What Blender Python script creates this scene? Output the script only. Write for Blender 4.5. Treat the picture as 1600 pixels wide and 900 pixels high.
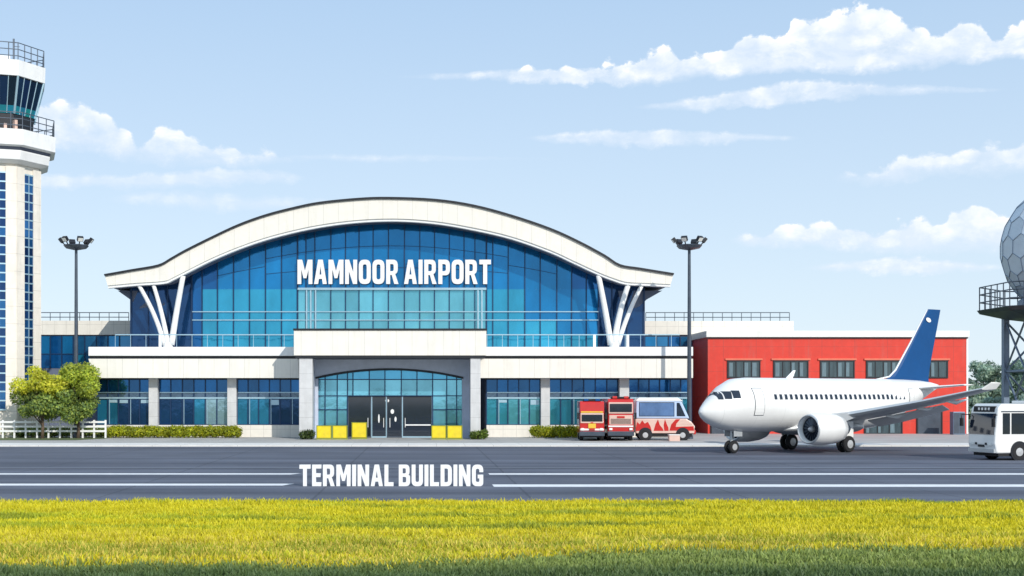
import bpy, math, random
import numpy as np
from mathutils import Vector, Matrix
random.seed(7); rng = np.random.default_rng(7)
PI = math.pi; R = math.radians
SC = bpy.context.scene; COL = SC.collection
for o in list(bpy.data.objects): bpy.data.objects.remove(o)

# ------------------------------------------------------------------ camera, sky, sun, exposure
F, H, VX, VY = 2000.0, 3.5, 660.0, 620.0      # focal length in photo pixels, eye height, vanishing point of the photo
def P(px, py, Y): return ((px-VX)*Y/F, Y, H+(VY-py)*Y/F)
def PX(px, Y): return (px-VX)*Y/F
def PZ(py, Y): return H+(VY-py)*Y/F
cam = bpy.data.objects.new('camera', bpy.data.cameras.new('camera')); COL.objects.link(cam)
cam.location = (0, 0, H); cam.rotation_euler = (R(90), 0, 0)
cam.data.sensor_width = 36; cam.data.lens = F/1600*36
cam.data.shift_x = (800-VX)/1600; cam.data.shift_y = (VY-450)/1600
cam.data.clip_start = 0.5; cam.data.clip_end = 9000
SC.camera = cam
SC.view_settings.view_transform = 'Standard'; SC.view_settings.look = 'None'
SC.view_settings.exposure = 0.14; SC.view_settings.gamma = 1; SC.view_settings.use_curve_mapping = False
SUN = Vector((0.42, -0.80, 0.55)).normalized()
sl = bpy.data.lights.new('sun', 'SUN'); sl.energy = 3.1; sl.angle = R(0.5); sl.color = (1, .95, .87)
so = bpy.data.objects.new('sun', sl); COL.objects.link(so)
so.rotation_euler = SUN.to_track_quat('Z', 'Y').to_euler(); so.location = (60, -80, 90)

world = bpy.data.worlds.new('World'); SC.world = world; world.use_nodes = True
WT = world.node_tree; WN = WT.nodes; WL = WT.links
for n in list(WN): WN.remove(n)
def wm(op, a, b=None, c=None, clamp=False):
    n = WN.new('ShaderNodeMath'); n.operation = op; n.use_clamp = clamp
    for i, v in enumerate((a, b, c)):
        if v is None: continue
        if isinstance(v, (int, float)): n.inputs[i].default_value = v
        else: WL.new(v, n.inputs[i])
    return n.outputs[0]
def wmix(f, a, b):
    n = WN.new('ShaderNodeMix'); n.data_type = 'RGBA'
    for s, v in ((n.inputs[0], f), (n.inputs[6], a), (n.inputs[7], b)):
        if isinstance(v, (int, float)): s.default_value = v
        elif isinstance(v, tuple): s.default_value = (*v, 1)
        else: WL.new(v, s)
    return n.outputs[2]
sky = WN.new('ShaderNodeTexSky'); sky.sky_type = 'NISHITA'; sky.sun_disc = False
sky.sun_elevation = math.asin(SUN.z); sky.sun_rotation = math.atan2(SUN.x, SUN.y)
sky.air_density = 1.0; sky.dust_density = 0.6; sky.ozone_density = 2.0; sky.altitude = 200
tc = WN.new('ShaderNodeTexCoord'); sx = WN.new('ShaderNodeSeparateXYZ'); WL.new(tc.outputs['Generated'], sx.inputs[0])
U = wm('ARCTAN2', sx.outputs[0], sx.outputs[1]); V = wm('ARCSINE', sx.outputs[2])
cmb = WN.new('ShaderNodeCombineXYZ'); WL.new(U, cmb.inputs[0]); WL.new(V, cmb.inputs[1])
def wnoise(scale, detail, rough, sxy=(1, 1), dist=0.0, off=0.0):
    mp = WN.new('ShaderNodeMapping'); mp.inputs['Scale'].default_value = (sxy[0], sxy[1], 1); mp.inputs['Location'].default_value = (off, off, 0)
    WL.new(cmb.outputs[0], mp.inputs[0])
    n = WN.new('ShaderNodeTexNoise'); n.inputs['Scale'].default_value = scale; n.inputs['Detail'].default_value = detail
    n.inputs['Roughness'].default_value = rough; n.inputs['Distortion'].default_value = dist
    WL.new(mp.outputs[0], n.inputs['Vector']); return n.outputs[0]
n_big = wnoise(42, 7, .62, (1, 1.25)); n_fine = wnoise(150, 5, .6, (1, 1.2), .3); n_soft = wnoise(30, 6, .6, (.35, 1.6), .5)
vor = WN.new('ShaderNodeTexVoronoi'); vor.feature = 'SMOOTH_F1'; vor.inputs['Scale'].default_value = 62; vor.inputs['Smoothness'].default_value = .35
vv = WN.new('ShaderNodeVectorMath'); vv.operation = 'MULTIPLY_ADD'; WL.new(cmb.outputs[0], vv.inputs[0]); vv.inputs[1].default_value = (1, 1.15, 1)
nn_ = WN.new('ShaderNodeTexNoise'); nn_.inputs['Scale'].default_value = 60; WL.new(cmb.outputs[0], nn_.inputs['Vector'])
vs_ = WN.new('ShaderNodeVectorMath'); vs_.operation = 'SCALE'; vs_.inputs['Scale'].default_value = .012; WL.new(nn_.outputs['Color'], vs_.inputs[0])
WL.new(vs_.outputs[0], vv.inputs[2]); WL.new(vv.outputs[0], vor.inputs['Vector'])
puff = wm('SUBTRACT', .56, vor.outputs['Distance'])
def dirv(px, py):
    dx, dz = (px-VX)/F, (VY-py)/F
    return math.atan(dx), math.asin(dz/math.sqrt(1+dx*dx+dz*dz))
VM = .36
def curve(pts, u0, u1):
    mr = wm('DIVIDE', wm('SUBTRACT', U, u0), u1-u0, clamp=True)
    n = WN.new('ShaderNodeFloatCurve'); WL.new(mr, n.inputs['Value'])
    c = n.mapping.curves[0]; q = []
    for px, py in pts:
        u, v = dirv(px, py); q.append(((u-u0)/(u1-u0), v/VM))
    q[0] = (0, q[0][1]); q[-1] = (1, q[-1][1])
    c.points[0].location = q[0]; c.points[1].location = q[-1]
    for a in q[1:-1]: c.points.new(*a)
    for p in c.points: p.handle_type = 'AUTO_CLAMPED'
    n.mapping.update(); return wm('MULTIPLY', n.outputs[0], VM)
def bank(top, base, opacity, soft, thin=False):
    u0, u1 = dirv(*top[0])[0], dirv(*top[-1])[0]
    t = curve(top, u0, u1); b = curve(base, u0, u1)
    th = wm('MULTIPLY', wm('SUBTRACT', t, b), 110 if thin else 140, clamp=True)
    if thin: nz = wm('ADD', wm('MULTIPLY', wm('SUBTRACT', n_soft, .44), .012), wm('ADD', wm('MULTIPLY', wm('SUBTRACT', n_fine, .44), .006), wm('MULTIPLY', puff, .004)))
    else: nz = wm('ADD', wm('MULTIPLY', puff, .013), wm('ADD', wm('MULTIPLY', wm('SUBTRACT', n_big, .44), .016), wm('MULTIPLY', wm('SUBTRACT', n_fine, .5), .007)))
    nz = wm('MULTIPLY', nz, th)
    a = wm('DIVIDE', wm('ADD', wm('SUBTRACT', t, V), nz), soft, clamp=True)
    nb = wm('MULTIPLY', wm('MULTIPLY', wm('SUBTRACT', n_big, .36), .02), th)
    c = wm('DIVIDE', wm('ADD', wm('SUBTRACT', V, b), nb), soft*1.3 if thin else soft*2.2+.002, clamp=True)
    win = wm('MULTIPLY', wm('DIVIDE', wm('SUBTRACT', U, u0), .02, clamp=True), wm('DIVIDE', wm('SUBTRACT', u1, U), .02, clamp=True))
    m = wm('MULTIPLY', wm('MULTIPLY', a, c), wm('MULTIPLY', win, opacity))
    hgt = wm('DIVIDE', wm('SUBTRACT', V, b), wm('ADD', wm('SUBTRACT', t, b), .004), clamp=True)
    return m, wm('MULTIPLY', hgt, m)
banks = [
 bank([(700,119),(800,112),(900,108),(980,102),(1010,86),(1040,76),(1070,90),(1110,88),(1150,62),(1190,52),(1225,62),(1240,34),(1280,27),(1310,22),(1340,11),(1385,10),(1400,28),(1430,38),(1465,54),(1500,32),(1535,42),(1560,58),(1600,45),(1680,40),(1750,60),(1850,95)],
      [(700,120),(900,122),(1030,126),(1200,114),(1300,112),(1400,106),(1600,86),(1750,90),(1850,97)], 1, .0022),
 bank([(980,167),(1100,150),(1200,133),(1260,127),(1330,131),(1450,135),(1580,139)], [(980,169),(1100,168),(1180,163),(1270,157),(1350,150),(1580,141)], .9, .003, True),
 bank([(810,215),(900,206),(1000,202),(1080,203),(1180,209),(1270,215)], [(810,217),(920,223),(1080,224),(1180,219),(1270,217)], .85, .003, True),
 bank([(1280,277),(1380,264),(1410,247),(1450,244),(1510,242),(1540,226),(1570,236),(1600,222),(1700,215),(1800,260)], [(1280,280),(1380,287),(1480,273),(1600,270),(1700,268),(1800,264)], .85, .004),
 bank([(1130,375),(1200,359),(1290,351),(1340,352),(1380,366),(1410,351),(1440,347),(1470,352),(1490,328),(1530,320),(1570,345),(1660,374)], [(1130,377),(1200,385),(1300,388),(1500,396),(1570,391),(1660,379)], .92, .003),
 bank([(1240,419),(1340,409),(1400,404),(1480,408),(1600,416)], [(1240,421),(1380,423),(1480,423),(1600,418)], .85, .003, True),
 bank([(-260,200),(-150,120),(-40,150),(40,172),(70,160),(100,166),(130,163),(160,182),(190,197),(215,222),(260,201),(300,216),(330,226),(370,233),(420,240),(520,246),(880,248)],
      [(-260,220),(-150,250),(0,245),(80,230),(150,238),(200,250),(300,258),(420,254),(520,251),(880,250)], .85, .0035),
 bank([(-260,284),(0,272),(60,270),(150,274),(250,270),(400,267),(500,277)], [(-260,288),(60,290),(200,292),(400,286),(500,280)], .6, .004, True),
 bank([(150,309),(250,300),(400,305),(560,314)], [(150,312),(300,322),(400,328),(560,317)], .45, .005, True),
 bank([(-400,388),(-60,378),(60,379),(140,384)], [(-400,392),(-60,394),(60,392),(140,386)], .4, .006, True),
 bank([(420,243),(560,241),(700,243),(900,247)], [(420,247),(560,251),(700,250),(900,248)], .5, .003, True),
 bank([(600,119),(760,112),(900,107),(1020,104)], [(600,120),(760,124),(900,126),(1020,128)], .85, .003, True),
]
cm = banks[0][0]; ch = banks[0][1]
for a, b in banks[1:]: cm = wm('MAXIMUM', cm, a); ch = wm('MAXIMUM', ch, b)
# clouds over the rest of the sky (behind and above the camera), seen only in reflections
bk = wm('MULTIPLY', wm('SUBTRACT', wnoise(4.2, 7, .6, (1, 2.6), .6, 4.0), .5), 6, clamp=True)
behind = wm('MULTIPLY', wm('SUBTRACT', wm('ABSOLUTE', U), .95), 4, clamp=True)
bk = wm('MULTIPLY', wm('MULTIPLY', bk, behind), wm('MULTIPLY', V, 14, clamp=True))
cm = wm('MAXIMUM', cm, wm('MULTIPLY', bk, .8)); ch = wm('MAXIMUM', ch, wm('MULTIPLY', bk, .6))
body = wm('ADD', wm('MULTIPLY', ch, .8), wm('MULTIPLY', wm('ADD', wm('MULTIPLY', puff, .9), wm('MULTIPLY', wm('SUBTRACT', n_big, .56), 3.2)), .8), clamp=True)
hole = wm('MULTIPLY', wm('SUBTRACT', wnoise(26, 6, .65, (.8, 1.5), .4, 7.0), .36), 5, clamp=True)
cm = wm('MULTIPLY', cm, wm('MAXIMUM', wm('ADD', .42, wm('MULTIPLY', hole, .58)), wm('MULTIPLY', ch, 1.25, clamp=True)))
ccol = wmix(body, (7.2, 8.1, 9.3), (10.4, 10.3, 10.0))
veil = wmix(wm('MULTIPLY', V, 3.0, clamp=True), (7.6, 8.8, 9.8), (4.5, 6.4, 8.8))
base_sky = wmix(.8, sky.outputs[0], veil)
final = wmix(cm, base_sky, ccol)
bg = WN.new('ShaderNodeBackground'); bg.inputs['Strength'].default_value = .1
WL.new(final, bg.inputs[0]); wo = WN.new('ShaderNodeOutputWorld'); WL.new(bg.outputs[0], wo.inputs[0])

# ------------------------------------------------------------------ materials
def lin(c): return tuple(((x/12.92) if x <= .04045 else ((x+.055)/1.055)**2.4) for x in c)
def mat(name, col, rough=.6, metal=0, var=.12, vscale=1.5, stretch=(1, 1, 1), bump=0, bscale=20, seam=None, seam_dark=.62, spec=.5, attr=False, coat=0, dirt=0, voro=None, trans=0):
    """procedural paint: base colour, broad noise, optional panel seams, bump, dirt running down"""
    m = bpy.data.materials.new(name); m.use_nodes = True
    N = m.node_tree.nodes; L = m.node_tree.links; b = N['Principled BSDF']
    b.inputs['Roughness'].default_value = rough; b.inputs['Metallic'].default_value = metal
    b.inputs['Specular IOR Level'].default_value = spec; b.inputs['Coat Weight'].default_value = coat
    tc = N.new('ShaderNodeTexCoord')
    def mix(f, a, c, mode='MIX'):
        n = N.new('ShaderNodeMix'); n.data_type = 'RGBA'; n.blend_type = mode
        for s, v in ((n.inputs[0], f), (n.inputs[6], a), (n.inputs[7], c)):
            if isinstance(v, (int, float)): s.default_value = v
            elif isinstance(v, tuple): s.default_value = (*v[:3], 1)
            else: L.new(v, s)
        return n.outputs[2]
    def noise(sc, det=5, ro=.6, st=(1, 1, 1)):
        mp = N.new('ShaderNodeMapping'); mp.inputs['Scale'].default_value = st; L.new(tc.outputs['Object'], mp.inputs[0])
        n = N.new('ShaderNodeTexNoise'); n.inputs['Scale'].default_value = sc; n.inputs['Detail'].default_value = det; n.inputs['Roughness'].default_value = ro
        L.new(mp.outputs[0], n.inputs['Vector']); return n.outputs[0]
    def ramp(v, a, c):
        r = N.new('ShaderNodeMapRange'); r.inputs[1].default_value = a; r.inputs[2].default_value = c; L.new(v, r.inputs[0]); return r.outputs[0]
    c = col
    if attr:
        a = N.new('ShaderNodeVertexColor'); a.layer_name = 'col'; c = a.outputs[0]
    if var:
        v = ramp(noise(vscale, st=stretch), .3, .7)
        lo = N.new('ShaderNodeMix'); lo.data_type = 'FLOAT'; L.new(v, lo.inputs[0]); lo.inputs[2].default_value = 1-var; lo.inputs[3].default_value = 1+var*.6
        cc = N.new('ShaderNodeVectorMath'); cc.operation = 'SCALE'; L.new(lo.outputs[0], cc.inputs['Scale'])
        if isinstance(c, tuple): cc.inputs[0].default_value = c[:3]
        else: L.new(c, cc.inputs[0])
        c = cc.outputs[0]
    if dirt:
        d = ramp(noise(.9, 6, .65, (2.2, 2.2, .25)), .52, .75)
        dm = N.new('ShaderNodeMath'); dm.operation = 'MULTIPLY'; L.new(d, dm.inputs[0]); dm.inputs[1].default_value = dirt
        c = mix(dm.outputs[0], c, (.22, .2, .17))
    if seam:
        sp = N.new('ShaderNodeSeparateXYZ'); L.new(tc.outputs['Object'], sp.inputs[0]); tot = None
        for ax, (per, w) in seam.items():
            def mm(op, a, bb=None):
                n = N.new('ShaderNodeMath'); n.operation = op
                for i, q in enumerate((a, bb)):
                    if q is None: continue
                    if isinstance(q, (int, float)): n.inputs[i].default_value = q
                    else: L.new(q, n.inputs[i])
                return n.outputs[0]
            t = mm('LESS_THAN', mm('ABSOLUTE', mm('SUBTRACT', mm('FRACT', mm('DIVIDE', sp.outputs[ax], per)), .5)), w/per/2)
            tot = t if tot is None else mm('MAXIMUM', tot, t)
        sf = N.new('ShaderNodeMath'); sf.operation = 'MULTIPLY'; L.new(tot, sf.inputs[0]); sf.inputs[1].default_value = 1-seam_dark
        c = mix(sf.outputs[0], c, (.05, .05, .05))
    if isinstance(c, tuple): b.inputs['Base Color'].default_value = (*c[:3], 1)
    else: L.new(c, b.inputs['Base Color'])
    if bump:
        bp = N.new('ShaderNodeBump'); bp.inputs['Strength'].default_value = bump; bp.inputs['Distance'].default_value = .05
        L.new(noise(bscale), bp.inputs['Height']); L.new(bp.outputs[0], b.inputs['Normal'])
    if trans:
        t = N.new('ShaderNodeBsdfTranslucent'); ms = N.new('ShaderNodeMixShader'); ms.inputs[0].default_value = trans
        if isinstance(c, tuple): t.inputs[0].default_value = (*c[:3], 1)
        else: L.new(c, t.inputs[0])
        L.new(b.outputs[0], ms.inputs[1]); L.new(t.outputs[0], ms.inputs[2]); L.new(ms.outputs[0], N['Material Output'].inputs[0])
    return m
M = {
 'cream': mat('cream cladding', (.82, .78, .70), .5, var=.04, seam={0: (1.3, .05)}, seam_dark=.8, dirt=.14),
 'cream_s': mat('cream cladding square panels', (.78, .74, .66), .5, var=.06, seam={0: (1.15, .04), 2: (1.4, .04)}, seam_dark=.75, dirt=.15),
 'tower_cream': mat('tower render', (.82, .76, .67), .65, var=.07, seam={2: (1.5, .03)}, dirt=.2),
 'white': mat('white paint', (.84, .84, .83), .45, var=.05, dirt=.12),
 'stone': mat('grey stone column', (.6, .6, .6), .6, var=.1, seam={2: (1.2, .025)}, dirt=.15, bump=.1),
 'slate': mat('slate blue render', (.12, .14, .2), .6, var=.12),
 'grey': mat('grey soffit', (.52, .57, .68), .6, var=.1),
 'dark': mat('dark metal', (.02, .022, .028), .45, .3, var=.2),
 'steel': mat('dark steel', (.09, .11, .14), .4, .6, var=.2),
 'bluesteel': mat('blue grey steel', (.19, .25, .34), .45, .3, var=.15),
 'glass': mat('coated blue glass', (0, 0, 0), .05, .62, var=.22, vscale=.35, stretch=(1, 1, .5), attr=True, spec=.8, bump=.12, bscale=.9),
 'mull': mat('navy mullion', (.02, .05, .12), .35, .5, var=.1),
 'teal': mat('pale aluminium', (.42, .6, .7), .35, .5, var=.08),
 'red': mat('red cladding', (.66, .035, .016), .5, var=.1, seam={0: (3.1, .05), 2: (2.35, .04)}, seam_dark=.7, dirt=.22, bump=.05),
 'rwhite': mat('roof edge white', (.8, .79, .75), .5, var=.06, dirt=.15),
 'vred': mat('vehicle red', (.55, .02, .015), .28, var=.08, coat=.6),
 'vwhite': mat('vehicle white', (.84, .83, .8), .3, var=.04, vscale=.8, coat=.5),
 'fus': mat('aircraft skin', (.84, .83, .80), .33, var=.05, vscale=.5, stretch=(1, 1, 1), seam={0: (2.2, .03), 2: (1.35, .02)}, seam_dark=.86, coat=.3, dirt=.06),
 'vblue': mat('pale blue paint', (.5, .62, .82), .3, var=.04, coat=.4),
 'vpink': mat('vehicle pale stripe', (.72, .5, .42), .35, var=.08),
 'vyel': mat('vehicle yellow', (.8, .5, .05), .35, var=.05),
 'yellow': mat('yellow plastic', (.80, .62, .015), .4, var=.12, vscale=3, dirt=.15),
 'black': mat('black rubber', (.012, .012, .014), .75, var=.2),
 'rim': mat('wheel rim', (.6, .6, .6), .35, .4, var=.1),
 'win': mat('vehicle window', (.012, .02, .035), .05, 0, var=.2, spec=.9),
 'bwin': mat('pale blue window', (.16, .28, .52), .06, .35, var=.2, spec=.9),
 'lamp': mat('lamp lens', (.85, .85, .8), .15, var=0),
 'blue': mat('fin blue', (.005, .068, .215), .5, var=.06, spec=.25),
 'navy': mat('dark navy metal', (.03, .04, .07), .4, .5, var=.15),  # plain dark navy of the engine fans
 'alu': mat('wing grey', (.55, .57, .58), .35, .4, var=.08),
 'dome': mat('radome panel', (.34, .42, .5), .4, var=.12, vscale=.6),
 'bark': mat('bark', (.13, .09, .06), .9, var=.35, vscale=6, bump=.6),
 'leaf': mat('leaves', (0, 0, 0), .55, var=.25, vscale=1.2, attr=True, trans=.5),
 'flower': mat('crop blades', (0, 0, 0), .6, var=.12, vscale=.5, attr=True, trans=.3),
 'letter': mat('white letters', (.86, .86, .86), .4, var=.03),
 'pave': mat('pale paving', (.42, .41, .39), .8, var=.16, vscale=.35, seam={0: (4, .04), 1: (4, .05)}, seam_dark=.7, bump=.1),
 'kerbc': mat('kerb concrete', (.72, .70, .66), .75, var=.1, vscale=1.2, seam={0: (2, .03)}),
 'paint': mat('road paint', (.8, .8, .8), .6, var=.12, vscale=2.5),
 'win_t': mat('workshop window', (.05, .085, .10), .1, .2, var=.45, vscale=1.3, stretch=(2, 1, .3), spec=.8),
}
# asphalt: dark aggregate with long tyre and tar bands that run along the taxiway
def asphalt():
    m = bpy.data.materials.new('taxiway asphalt'); m.use_nodes = True; N = m.node_tree.nodes; L = m.node_tree.links; b = N['Principled BSDF']
    tc = N.new('ShaderNodeTexCoord')
    def noise(sc, st, det=6, ro=.6):
        mp = N.new('ShaderNodeMapping'); mp.inputs['Scale'].default_value = st; L.new(tc.outputs['Object'], mp.inputs[0])
        n = N.new('ShaderNodeTexNoise'); n.inputs['Scale'].default_value = sc; n.inputs['Detail'].default_value = det; n.inputs['Roughness'].default_value = ro
        L.new(mp.outputs[0], n.inputs['Vector']); return n.outputs[0]
    r = N.new('ShaderNodeValToRGB'); r.color_ramp.elements[0].position = .32; r.color_ramp.elements[0].color = (.062, .068, .092, 1)
    r.color_ramp.elements[1].position = .68; r.color_ramp.elements[1].color = (.135, .15, .19, 1); L.new(noise(.35, (.03, 1, 1)), r.inputs[0])
    g = N.new('ShaderNodeMapRange'); g.inputs[1].default_value = .3; g.inputs[2].default_value = .7; g.inputs[3].default_value = .78; g.inputs[4].default_value = 1.2
    L.new(noise(14, (1, 1, 1), 8, .8), g.inputs[0])
    g2 = N.new('ShaderNodeMapRange'); g2.inputs[1].default_value = .35; g2.inputs[2].default_value = .65; g2.inputs[3].default_value = .85; g2.inputs[4].default_value = 1.15
    L.new(noise(.12, (1, 1.6, 1), 5), g2.inputs[0])
    mu = N.new('ShaderNodeMath'); mu.operation = 'MULTIPLY'; L.new(g.outputs[0], mu.inputs[0]); L.new(g2.outputs[0], mu.inputs[1])
    s = N.new('ShaderNodeVectorMath'); s.operation = 'SCALE'; L.new(r.outputs[0], s.inputs[0]); L.new(mu.outputs[0], s.inputs['Scale'])
    sp = N.new('ShaderNodeSeparateXYZ'); L.new(tc.outputs['Object'], sp.inputs[0])
    def mm(op, a, c=None):
        n = N.new('ShaderNodeMath'); n.operation = op
        for i, q_ in enumerate((a, c)):
            if q_ is None: continue
            if isinstance(q_, (int, float)): n.inputs[i].default_value = q_
            else: L.new(q_, n.inputs[i])
        return n.outputs[0]
    wob = mm('MULTIPLY', mm('SUBTRACT', noise(1.5, (1, 1, 1), 4), .5), .12)      # slab joints, slightly wandering
    jx = mm('LESS_THAN', mm('ABSOLUTE', mm('SUBTRACT', mm('FRACT', mm('DIVIDE', mm('ADD', sp.outputs[0], wob), 7.5)), .5)), .006)
    jy = mm('LESS_THAN', mm('ABSOLUTE', mm('SUBTRACT', mm('FRACT', mm('DIVIDE', mm('ADD', sp.outputs[1], wob), 6.2)), .5)), .012)
    st = N.new('ShaderNodeMapRange'); st.inputs[1].default_value = .62; st.inputs[2].default_value = .74; st.inputs[3].default_value = 1; st.inputs[4].default_value = .7; L.new(noise(.45, (.6, 1.4, 1), 7, .7), st.inputs[0])
    sf = mm('MULTIPLY', mm('SUBTRACT', 1, mm('MULTIPLY', mm('MAXIMUM', jx, jy), .32)), st.outputs[0])
    s2 = N.new('ShaderNodeVectorMath'); s2.operation = 'SCALE'; L.new(s.outputs[0], s2.inputs[0]); L.new(sf, s2.inputs['Scale'])
    L.new(s2.outputs[0], b.inputs['Base Color']); b.inputs['Roughness'].default_value = .8; b.inputs['Specular IOR Level'].default_value = .3
    return m
M['asphalt'] = asphalt()
M['land'] = mat('grassland', (.10, .13, .045), .9, var=.35, vscale=.06, bump=.2)
def fieldmat():
    m = bpy.data.materials.new('crop soil'); m.use_nodes = True; N = m.node_tree.nodes; L = m.node_tree.links; b = N['Principled BSDF']
    tc = N.new('ShaderNodeTexCoord'); mp = N.new('ShaderNodeMapping'); mp.inputs['Scale'].default_value = (.12, 1, 1); L.new(tc.outputs['Object'], mp.inputs[0])
    n = N.new('ShaderNodeTexNoise'); n.inputs['Scale'].default_value = 2.2; n.inputs['Detail'].default_value = 7; L.new(mp.outputs[0], n.inputs[0])
    r = N.new('ShaderNodeValToRGB'); e = r.color_ramp.elements; e[0].position = .3; e[0].color = (.11, .13, .025, 1); e[1].position = .65; e[1].color = (.3, .26, .03, 1)
    L.new(n.outputs[0], r.inputs[0]); L.new(r.outputs[0], b.inputs[0]); b.inputs['Roughness'].default_value = .95; return m
M['field'] = fieldmat()

# ------------------------------------------------------------------ mesh helpers
class MB:
    def __init__(s): s.v = []; s.f = []; s.c = []; s.col = None
    def face(s, pts, col=None):
        b = len(s.v); s.v += [tuple(p) for p in pts]; s.f.append(tuple(range(b, b+len(pts)))); s.c.append(col or s.col or (1, 1, 1))
    def add(s, vs, fs):
        b = len(s.v); s.v += [tuple(p) for p in vs]
        for f in fs: s.f.append(tuple(b+i for i in f)); s.c.append(s.col or (1, 1, 1))
    def box(s, x0, x1, y0, y1, z0, z1, M_=None):
        vs = [(x, y, z) for z in (z0, z1) for y in (y0, y1) for x in (x0, x1)]
        if M_: vs = [M_ @ Vector(v) for v in vs]
        s.add(vs, [(0, 2, 3, 1), (4, 5, 7, 6), (0, 1, 5, 4), (2, 6, 7, 3), (0, 4, 6, 2), (1, 3, 7, 5)]); return s
    def bp(s, x0, x1, y0, y1, Y0, Y1):           # front face given in photo pixels at depth Y0
        return s.box(PX(x0, Y0), PX(x1, Y0), Y0, Y1, PZ(y1, Y0), PZ(y0, Y0))
    def prism(s, pts, a0, a1, axis='y'):         # outline (u,v) extruded along axis
        n = len(pts)
        mk = {'y': lambda u, v, a: (u, a, v), 'x': lambda u, v, a: (a, u, v), 'z': lambda u, v, a: (u, v, a)}[axis]
        vs = [mk(u, v, a0) for u, v in pts]+[mk(u, v, a1) for u, v in pts]
        s.add(vs, [tuple(range(n)), tuple(range(2*n-1, n-1, -1))]+[(i, i+n, (i+1) % n+n, (i+1) % n) for i in range(n)]); return s
    def tube(s, pts, rad, seg=8, cap=True, flat=1.0):
        pts = [Vector(p) for p in pts]; n = len(pts); rad = rad if isinstance(rad, (list, tuple)) else [rad]*n; vs = []
        up = None
        for i, p in enumerate(pts):
            d = (pts[min(i+1, n-1)]-pts[max(i-1, 0)]).normalized()
            if up is None: up = d.cross(Vector((0, 1, 0)) if abs(d.y) < .9 else Vector((1, 0, 0))).normalized()
            up = (up-d*up.dot(d)).normalized(); w = d.cross(up)
            for k in range(seg):
                a = 2*PI*k/seg; vs.append(p+rad[i]*(up*math.cos(a)+w*math.sin(a)*flat))
        fs = [(i*seg+k, i*seg+(k+1) % seg, (i+1)*seg+(k+1) % seg, (i+1)*seg+k) for i in range(n-1) for k in range(seg)]
        if cap: fs += [tuple(range(seg-1, -1, -1)), tuple((n-1)*seg+k for k in range(seg))]
        s.add(vs, fs); return s
    def lathe(s, prof, seg, c=(0, 0, 0), axis='z', phase=0, cap=True):   # prof: (radius, height)
        vs = []
        for r, h in prof:
            for k in range(seg):
                a = 2*PI*k/seg+phase; u, w = r*math.cos(a), r*math.sin(a)
                q = (u, w, h) if axis == 'z' else ((h, u, w) if axis == 'x' else (u, h, w))
                vs.append((c[0]+q[0], c[1]+q[1], c[2]+q[2]))
        n = len(prof); fs = [(i*seg+k, i*seg+(k+1) % seg, (i+1)*seg+(k+1) % seg, (i+1)*seg+k) for i in range(n-1) for k in range(seg)]
        if cap: fs += [tuple(range(seg-1, -1, -1)), tuple((n-1)*seg+k for k in range(seg))]
        s.add(vs, fs); return s
def link(name, mb, m, parent=None, bevel=0, smooth=False, root=None):
    me = bpy.data.meshes.new(name)
    off = Vector(root.location) if root is not None else Vector((0, 0, 0))
    me.from_pydata([tuple(Vector(v)-off) for v in mb.v], [], mb.f); me.update()
    if any(c != (1, 1, 1) for c in mb.c):
        ca = me.color_attributes.new('col', 'FLOAT_COLOR', 'CORNER')
        arr = np.ones((len(me.loops), 4), dtype=np.float32); i = 0
        for f, c in zip(mb.f, mb.c):
            arr[i:i+len(f), :3] = c; i += len(f)
        ca.data.foreach_set('color', arr.ravel())
    me.materials.append(m if not isinstance(m, str) else M[m])
    o = bpy.data.objects.new(name, me); COL.objects.link(o)
    if parent is not None: o.parent = parent
    if bevel:
        bv = o.modifiers.new('bevel', 'BEVEL'); bv.width = bevel; bv.segments = 2; bv.limit_method = 'ANGLE'; bv.angle_limit = R(35)
    if smooth:
        for p in me.polygons: p.use_smooth = True
    return o
def thing(name, label, cat, loc=(0, 0, 0), rz=0, group=None):
    o = bpy.data.objects.new(name, None); COL.objects.link(o); o.location = loc; o.rotation_euler = (0, 0, rz)
    o['label'] = label; o['category'] = cat
    if group: o['group'] = group
    return o
def tag(o, label=None, cat=None, group=None, kind=None):
    for k, v in (('label', label), ('category', cat), ('group', group), ('kind', kind)):
        if v: o[k] = v
    return o
def copy_tree(o, parent=None):
    c = o.copy(); COL.objects.link(c)
    if parent is not None: c.parent = parent
    for ch_ in [x for x in COL.objects if x.parent == o]: copy_tree(ch_, c)
    return c
def structure(name, mb, m): o = link(name, mb, m); o['kind'] = 'structure'; o['label'] = name.replace('_', ' '); return o

# ------------------------------------------------------------------ ground sheets
def sheet(name, x0, x1, y0, y1, z, m):
    b = MB(); b.face([(x0, y0, z), (x1, y0, z), (x1, y1, z), (x0, y1, z)]); return structure(name, b, m)
sheet('ground', -4000, 4000, -400, 7000, -.012, 'land')
sheet('taxiway', -700, 700, 40.8, 90.0, 0, 'asphalt')
sheet('apron_paving', -700, 700, 94.2, 127, .02, 'pave')
b = MB(); b.box(-700, 700, 90.0, 94.2, -.05, .10); structure('pale_kerb_strip', b, 'kerbc')
sheet('crop_field_soil', -120, 140, 8, 40.8, .006, 'field')
def stripe(x0, x1, ya, yb, sk=0):
    Ya, Yb = F*H/(yb-VY), F*H/(ya-VY); b = MB()
    X0, X1 = x0, x1; b.face([(X0, Ya, .004), (X1, Ya, .004), (X1+sk, Yb, .004), (X0, Yb, .004)]); return b
mk = []
for x0, x1, ya, yb, sk in ((-250, PX(446, 51.5), 755.8, 758.8, .35), (-250, PX(455, 58), 739.6, 741.6, .4), (PX(768, 51.5), 260, 757, 760.8, 0), (PX(764, 58), 260, 739.6, 741.8, 0)):
    o = structure('runway_marking', stripe(x0, x1, ya, yb, sk), 'paint')
b = stripe(-250, 260, 730.5, 731.2)
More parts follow.
